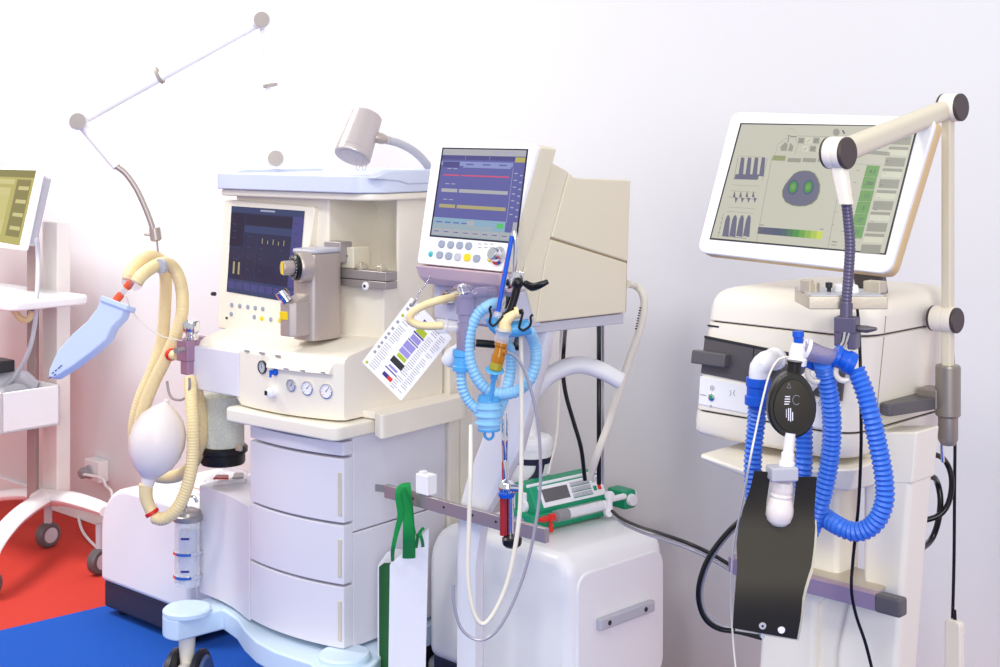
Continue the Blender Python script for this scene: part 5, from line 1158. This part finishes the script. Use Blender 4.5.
for x0, y0, x1, y1 in ((785, 396, 790, 396.6), (784.6, 398.5, 790, 399), (784.4, 401, 790, 401.6), (784.2, 403.5, 789, 404), (788, 408, 789, 420), (790, 408, 791, 421), (792, 412, 793, 420), (786, 409, 786.6, 417)):
    b = MB(); b.quadp(FPp, [(x0, y0), (x1, y0), (x1, y1+.5), (x0, y1+.5)], .0006); b.build('printed_mark', M['paper'], pf, wn=False)
c_ = FPp.hit(796.5, 400); b = MB(); b.tube([c_+Vector((.006*math.cos(R(a)), 0, .0075*math.sin(R(a)))) for a in range(40, 340, 25)], .0005, 5); b.build('printed_mark', M['ink'], pf)
# black plate test lung
tb = thing('plate_test_lung', 'large black plate test lung with white bulb hanging from the tube', 'test lung')
YP = 2.22
def Xp(x, y): return (720+x/3.178, 440+y/3.178)
PO = [(110, 95), (162, 104), (158, 130), (150, 190), (143, 228), (145, 250), (155, 268), (172, 277), (190, 278), (210, 270), (224, 255), (231, 232), (238, 180), (246, 118), (308, 122), (303, 180), (300, 235), (303, 280), (298, 340), (290, 390), (272, 440), (262, 480), (258, 530), (237, 636), (150, 620), (40, 600), (44, 530), (50, 450), (55, 400), (52, 330), (58, 280), (74, 215), (92, 170)]
def bend(y): return .018*math.sin((y-95)/540*math.pi*2.0)
ringp = [at(*Xp(x, y), YP+bend(y)) for x, y in PO]
# curved plate: strips between left and right outlines so the sheet really bends
b = MB(); rows = []
def lr(y):
    Lx = [(95, 110), (170, 92), (215, 74), (280, 58), (330, 52), (400, 55), (450, 50), (530, 44), (602, 40)]; Rx = [(120, 308), (180, 303), (235, 300), (280, 303), (340, 298), (390, 290), (440, 272), (480, 262), (530, 258), (638, 237)]
    def it(t):
        for (a, p), (c, q) in zip(t, t[1:]):
            if a <= y <= c: return p+(q-p)*(y-a)/(c-a)
        return t[0][1] if y < t[0][0] else t[-1][1]
    return it(Lx), it(Rx)
ylist = [98, 130, 160, 190, 215, 240, 262, 279, 300, 330, 360, 390, 420, 450, 480, 510, 540, 570, 598]
def slot(y):
    if y >= 279: return None
    l = 162-(y-98)*.14; r = 246-(y-98)*.11
    if y > 228:
        c = 187; h_ = 44*math.sqrt(max(0, 1-((y-228)/51.0)**2)); l, r = c-h_, c+h_
    return l, r
def grid(cols_, th=.0035):
    """cols_: list of rows of photo points; builds a bent sheet with thickness"""
    n = len(cols_[0]); F_ = [[at(*Xp(x, y), YP+bend(y)) for x, y in row] for row in cols_]; Bk = [[p+Vector((.0008, th, 0)) for p in row] for row in F_]
    vs = [p for r in F_ for p in r]+[p for r in Bk for p in r]; m_ = len(F_)*n; fs = []
    for i in range(len(F_)-1):
        for j in range(n-1):
            a = i*n+j; fs.append([a, a+1, a+n+1, a+n]); fs.append([m_+a, m_+a+n, m_+a+n+1, m_+a+1])
        a = i*n; fs.append([a, a+n, m_+a+n, m_+a]); a = i*n+n-1; fs.append([a, m_+a, m_+a+n, a+n])
    for j in range(n-1):
        fs.append([j, m_+j, m_+j+1, j+1]); a = (len(F_)-1)*n+j; fs.append([a, a+1, m_+a+1, m_+a])
    b.addw(vs, fs)
up = [y for y in ylist if y <= 279]
grid([[(lr(y)[0]+((slot(y) or (187, 187))[0]-lr(y)[0])*k/4, y+(6*k/4 if y < 100 else 0)) for k in range(5)] for y in up])
grid([[((slot(y) or (187, 187))[1]+(lr(y)[1]-(slot(y) or (187, 187))[1])*k/4, y+(20 if y < 100 else 0)) for k in range(5)] for y in up])
grid([[(lr(y)[0]+(lr(y)[1]-lr(y)[0])*k/8, y+(y-279)/319*36*k/8) for k in range(9)] for y in ylist if y >= 279])
b.build('front_plate', M['olivebl'], tb)
b = MB(); YPs = YP; YP = YPs+.02
grid([[(lr(y)[0]+8+(lr(y)[1]+6-lr(y)[0]-8)*k/8, y+8+(y-98)/500*32*k/8) for k in range(9)] for y in ylist if y >= 240]); YP = YPs
b.build('rear_plate', M['cream'], tb)
b = MB(); b.box(0, 0, 0, 0, 0, 0) if False else None
p0 = at(783, 474, YP-.004); P2 = Frame(p0.x, p0.y, 8)
b.T = P2.W; b.box(-.022, .022, -.012, .022, p0.z-.010, p0.z+.012, .003); b.build('clamp_collar', M['lgrey'], tb)
b = MB(); b.lathe([(0, 0), (.0125, 0), (.0125, .016), (.0105, .018), (.0105, .03), (.0085, .032), (.0085, .062), (0, .062)], at(786, 472, YP+.006), at(790, 436, YP+.01)-at(786, 472, YP+.006), 18); b.build('white_tube', M['paper'], tb)
b = MB(); b.lathe([(0, 0), (.012, .002), (.019, .009), (.022, .02), (.022, .03), (.019, .042), (.0165, .046), (.018, .05), (.016, .054), (.018, .06), (.0155, .072), (0, .076)], at(778, 526, YP+.018), at(783, 478, YP+.016)-at(778, 526, YP+.018), 24); b.build('white_bulb', M['bag'], tb)
for x, y, r, m, nm in ((135, 590, .006, 'lgrey', 'screw_disc'), (195, 603, .006, 'paper', 'round_eyelet')):
    c_ = at(*Xp(x, y), YP+bend(y)-.0005); f = MB(); f.lathe([(0, 0), (r, 0), (r*.9, .0018), (0, .0018)], c_, (0, -1, 0), 20); o_ = f.build(nm, M[m], tb)
    if nm == 'screw_disc': f = MB(); f.lathe([(0, .0018), (.002, .0018), (.002, .0024), (0, .0024)], c_, (0, -1, 0), 10); f.build('screw_slot', M['dark'], o_)
c_ = at(*Xp(136, 607), YP+bend(600)+.004); f = MB(); f.box(c_.x-.003, c_.x+.003, c_.y, c_.y+.014, c_.z-.012, c_.z+.006, .001); f.build('spacer_pin', M['lgrey'], tb)
# sampling line
s_ = thing('sampling_line', 'thin white sampling line drooping from the white port past the black plate', 'tube')
b = MB(); b.tube(ats(2.22, (789, 357, 2.23), (779, 359), (770, 373), (763, 398), (756, 430), (749, 465), (742, 505, 2.3), (734, 545, 2.36), (731, 590, 2.4), (733, 640, 2.42), (738, 690, 2.42)), .0017, 6); b.build('line_tube', M['tubec'], s_)
# ================================================================ cables of the right ventilator
cable('black sensor cable dropping in front of the right ventilator from its docking tray', ats(2.26, (851, 291, 2.50), (855, 293, 2.46), (857, 306, 2.42), (859, 330, 2.36), (860.5, 370, 2.31), (861, 410, 2.31), (861, 450, 2.31), (858.5, 505, 2.32), (853, 560, 2.33), (851.5, 590, 2.33), (856, 615, 2.34), (866, 645, 2.35), (877, 690, 2.35)), .0028, 'rubber')
cable('black cable hanging at far right from the arm socket to the white handset', ats(2.78, (944, 300, 2.8), (951, 330), (954, 380), (955, 430), (954.5, 500), (954, 560), (952.5, 621)), .0034, 'rubber')
nh = thing('handset', 'white rounded handset hanging on the black cable at far right', 'handset')
HF = Frame(at(952, 640, 2.76).x, at(952, 640, 2.76).y, -50)
z1h = at(952, 620, 2.76).z; b = MB(HF); b.hexa([(x, 0, z) for x, z in rrect(.036, .24, .012, 5, 0, z1h-.12)], [(x, .02, z) for x, z in rrect(.034, .236, .012, 5, 0, z1h-.12)], .004, 3); b.build('handset_body', M['shell'], nh)
b = MB(HF); b.lathe([(0, 0), (.004, 0), (.003, .02), (0, .02)], (0, .01, z1h-.002), (0, 0, 1), 10); b.build('cable_relief', M['rubber'], nh)
t = cable('coiled black power cable looped behind the pedestal on the right', ats(2.75, (912, 452, 2.70), (936, 455, 2.72), (946, 462), (951.5, 478), (950, 498), (943, 512), (930, 519), (908, 522)), .0055, 'rubber', extra=(ats(2.76, (905, 470, 2.7), (930, 476, 2.7), (937, 482), (940.5, 500), (938, 522), (931, 540), (918, 550, 2.7), (900, 556, 2.7)), .006, 'rubber'))
cable('pair of black and white cables running from the syringe pump to the black plate', ats(2.95, (612, 511, 3.25), (622, 519, 3.2), (640, 527, 3.1), (662, 534), (690, 544, 2.85), (715, 556, 2.8), (738, 570, 2.75), (770, 590, 2.72)), .0042, 'rubber', extra=(ats(2.95, (613, 515, 3.25), (623, 523.5, 3.2), (640, 531.5, 3.1), (662, 539), (690, 549, 2.85), (715, 561, 2.8), (738, 575, 2.75), (770, 595, 2.72)), .0036, 'tubes'))
cable('black cable loop bulging left from behind the black plate', ats(2.7, (765, 505), (745, 517), (727, 533), (709, 557), (699.5, 582), (699, 603), (706, 620), (720, 629), (740, 632), (770, 640)), .005, 'rubber', extra=(ats(2.705, (765, 509), (746, 520), (729, 535), (712, 558), (703, 582), (702, 601), (709, 617), (722, 626), (740, 629), (770, 637)), .0034, 'tubes'))
# ================================================================ FAR LEFT TROLLEY with monitor
K = Frame(at(45, 500, 5.45).x, 5.45, -42)
tr = thing('monitor_trolley', 'white trolley with olive green screen on a pole at the far left', 'trolley')
YT = 5.3
tm = Plane(at(-30, 244, 5.62), at(22, 249, 5.28), at(-12, 166, 5.66))
rr_ = [(-62, 240), (23.5, 250.5), (41, 168), (-45, 164)]
b = MB(); slab(b, rpoly([tm.hit(*p) for p in rr_], .012, 4), tm.n, .02, .004); mo4 = b.build('monitor', M['white'], tr)
b = MB(); slab(b, [tm.hit(*p, -.0205) for p in ((-50, 235), (20, 244), (36, 174), (-40, 172))], tm.n, .05, .012); b.build('monitor_rear', M['lgrey'], mo4)
b = MB(); rs_ = [(-52, 233), (19.5, 245.5), (36.5, 170.5), (-38, 168.5)]
b.quadp(tm, rs_, .001, 0)
def t4(s0, s1, t0, t1): return subq([rs_[3], rs_[2], rs_[1], rs_[0]], s0, s1, t0, t1)
for r_, m in (((0, 1, 0, .1), 1), ((.03, .75, .13, .2), 2), ((.78, .97, .13, .9), 3), ((.5, .72, .25, .9), 4), ((.6, .72, .35, .7), 2)): b.quadp(tm, t4(*r_), .0018, m)
for t0 in (.22, .4, .58, .76): b.quadp(tm, t4(.82, .96, t0, t0+.05), .0024, 2)
b.build('screen', [S['olive'], S['olived'], S['olivel'], S['olived'], S['olivel']], mo4, wn=False)
for px, py in ((41, 205), (39, 214), (36, 224), (33, 236)):
    b = MB(); c_ = at(px, py, 5.42); b.box(c_.x-.012, c_.x+.012, c_.y-.015, c_.y+.01, c_.z-.012, c_.z+.012, .003); b.build('side_port', M['lgrey'], mo4)
b = MB(); a_, c_ = at(33, 250, 5.5), at(33, 500, 5.5); b.box(a_.x-.018, a_.x+.018, 5.48, 5.52, c_.z, a_.z+.1, .004); b.build('pole', M['pole4'], tr)
a_, c_ = at(49.5, 222, 5.53), at(49.5, 505, 5.53); b = MB(); b.T = Frame(a_.x, a_.y, -42).W; b.box(-.055, .055, 0, .06, c_.z, a_.z, .004); b.build('column', M['cream4'], tr)
def slab4(name, pts, z0, z1, m, r=.008):
    b = MB(); P_ = [WORLD.z(px, py, z1) for px, py in pts]
    b.prism([(p.x, p.y) for p in P_], 'z', z0, z1, r, 3, minang=30); return b.build(name, M[m], tr)
zt4 = at(85, 296, 5.3).z
b = MB(K); b.prism(rpoly([(-.75, -.28), (.24, -.28), (.24, .06), (-.75, .06)], .06), 'z', zt4-.035, zt4, .008, 3, minang=30); b.build('shelf', M['white'], tr)
e_ = at(26, 318, 5.3); b = MB(); b.tube(ats(5.35, (14, 310), (20, 318), (28, 320), (32, 312)), .012, 10); b.build('shelf_bracket', M['hose'], tr)
zb4 = at(60, 388, 5.2).z
b = MB(K); x0, x1, y0, y1, z0, z1 = -.62, .215, -.30, -.06, zb4-.15, zb4
for q in ((x0, x1, y0, y0+.012, z0, z1), (x0, x1, y1-.012, y1, z0, z1), (x0, x0+.012, y0, y1, z0, z1), (x1-.012, x1, y0, y1, z0, z1), (x0, x1, y0, y1, z0, z0+.012)): b.box(*q, .003)
b.build('basket', M['white'], tr)
b = MB(K); b.box(-.06, .02, -.07, .02, z0+.03, z0+.06, .004); b.build('basket_arm', M['lgrey'], tr)
# splayed base with castors
bz = at(40, 497, 5.45).z
hub = at(52, 498, 5.45)
def leg4(pts, rr4): 
    b = MB(); b.tube(pts, rr4, 12, flat=.6); return b.build('base_leg', M['white'], tr)
leg4([hub+Vector((-.02, 0, 0)), at(30, 507, 5.2), at(10, 524, 5.0), at(-8, 549, 4.85), at(-14, 572, 4.82)], [.046, .042, .038, .036, .034])
leg4([hub, at(70, 499, 5.3), at(92, 505, 5.15), at(108, 511, 5.05)], [.05, .045, .04, .034])
leg4([hub, at(30, 494, 5.55), at(0, 496, 5.62), at(-20, 500, 5.66)], [.05, .04, .036, .034])
for px, Yw in ((48, 5.46), (100, 5.12), (-12, 4.84)):
    X_ = (px-CX)/FL*Yw; zl = hub.z-.01 if px != -12 else at(-14, 575, 4.82).z+.02
    b = MB(); b.lathe([(0, -.02), (.042, -.02), (.05, -.012), (.05, .012), (.042, .02), (0, .02)], (X_, Yw, .0505), (.8, -.6, 0), 24); b.lathe([(0, .021), (.03, .021), (.0, .023)], (X_, Yw, .0505), (.8, -.6, 0), 18, mi=1)
    b.lathe([(0, .05), (.016, .05), (.016, zl), (0, zl)], (X_, Yw, 0), n=12, mi=1); b.build('castor', [M['gripg'], M['lgrey']], tr)
t = cable('grey cable hanging from the olive screen down to the trolley basket', ats(5.3, (37, 238), (38, 262), (37, 295, 5.2), (34, 330, 5.2), (26, 358, 5.2), (12, 380, 5.25), (-5, 392, 5.28)), .009, 'lgrey')
gt = thing('grey_tubing', 'grey crumpled cloth and tubing lying in the trolley basket', 'cloth')
b = MB(K); 
for k in range(9): 
    x = -.55+.07*k; b.tube([(x, -.26, zb4-.03), (x+.02, -.2, zb4+.015+.01*math.sin(k*2)), (x+.05, -.14, zb4+.02), (x+.06, -.09, zb4-.02)], [.03, .036, .034, .03], 12)
b.tube([(-.58, -.2, zb4-.06), (.1, -.18, zb4-.06)], [.07, .07], 12)
b.build('cloth_folds', M['lgrey'], gt)
db = thing('dark_box', 'small black box on the grey cloth in the trolley basket', 'box')
c_ = K.loc(at(5, 380, 5.25)); b = MB(K); b.box(c_.x-.06, c_.x+.04, c_.y-.05, c_.y+.02, zb4+.055, zb4+.10, .006); b.build('box_body', M['dark'], db)
# ================================================================ WALL SOCKET with plug and cable
wx = None
def wallhit(px, py):
    return WL.y(px, py, 0)
q = wallhit(102, 470)
so4 = thing('wall_socket', 'white wall socket with grey plug low on the wall at left', 'socket')
b = MB(WL); b.box(q.x-.055, q.x+.055, -.05, -.0005, q.z-.04, q.z+.05, .006); b.build('socket_box', M['white'], so4)
b = MB(WL); b.lathe([(0, .05), (.03, .05), (.03, .056), (.026, .058), (0, .058)], (q.x-.01, 0, q.z), (0, -1, 0), 24); b.build('socket_face', M['lgrey'], so4)
pg = thing('power_plug', 'grey round power plug pushed into the wall socket', 'plug')
b = MB(WL); b.lathe([(0, .0585), (.024, .0585), (.022, .09), (.012, .1), (0, .1)], (q.x-.01, 0, q.z), (0, -1, 0), 20); b.build('plug_body', M['gripl'], pg)
b = MB(); p_ = WL.W((q.x-.01, -.095, q.z)); b.tube([p_, at(101, 478, p_.y-.04), at(106, 486, p_.y-.1), at(112, 494, p_.y-.2), at(112, 520, p_.y-.25)], .006, 8); b.build('plug_cable', M['white'], pg)
cable('white cable lying in a loop on the red carpet by the rounded cabinet', [WORLD.z(px, py, .0062) for px, py in ((76, 505), (82, 530), (95, 546), (104, 552), (99, 558), (98, 564), (106, 568))], .006, 'white')

# ================================================================ finish: put every thing's origin at its base
bpy.context.view_layer.update()
def kids(o):
    r = []
    for c in o.children: r += [c]+kids(c)
    return r
seen = set()
for r in ROOTS:
    objs = ([r] if r.type == 'MESH' else [])+kids(r)
    pts = [v.co for o in objs if o.type == 'MESH' for v in o.data.vertices]
    if not pts: continue
    xs = [p.x for p in pts]; ys = [p.y for p in pts]
    base = Vector(((min(xs)+max(xs))/2, (min(ys)+max(ys))/2, min(p.z for p in pts)))
    for o in objs:
        if o.data.name not in seen:
            o.data.transform(Matrix.Translation(-base)); seen.add(o.data.name)
    r.location = base

# ================================================================ LIGHT
def area(name, loc, look, size, power, col, spread=180):
    l = bpy.data.lights.new(name, 'AREA'); l.shape = 'DISK'; l.size = size; l.energy = power; l.color = col; l.spread = R(spread)
    o = bpy.data.objects.new(name, l); COL.objects.link(o); o.location = loc
    o.rotation_euler = (Vector(look)-Vector(loc)).to_track_quat('-Z', 'Y').to_euler(); return o
for lx, ly, pw in ((-2.3, 1.3, 27), (-.9, .7, 26), (.9, -.2, 17)):
    area('hall_spot', (lx, ly, 3.8), (lx+1.2, ly+2.2, .9), .6, pw, (1, .975, .94))
area('added_flare_wash', (-2.5, 4.3, 3.4), (-2.1, 5.9, 1.3), 1.0, 85, (1, .97, .94))  # added lamp, whitens the upper left wall in place of lens flare
area('added_fill', (.6, -4.5, 2.6), (.5, 3.0, .7), 3.0, 210, (.97, .98, 1))  # unseen soft lamp added behind the camera to lift the dim lower wall
w = bpy.data.worlds.new('world'); SC.world = w; w.use_nodes = True
bg = w.node_tree.nodes['Background']; bg.inputs[0].default_value = (.975, .985, 1.0, 1); bg.inputs[1].default_value = .62
SC.view_settings.view_transform = 'Standard'; SC.view_settings.look = 'None'
SC.view_settings.exposure = 0.17; SC.view_settings.gamma = 1.0; SC.view_settings.use_curve_mapping = False
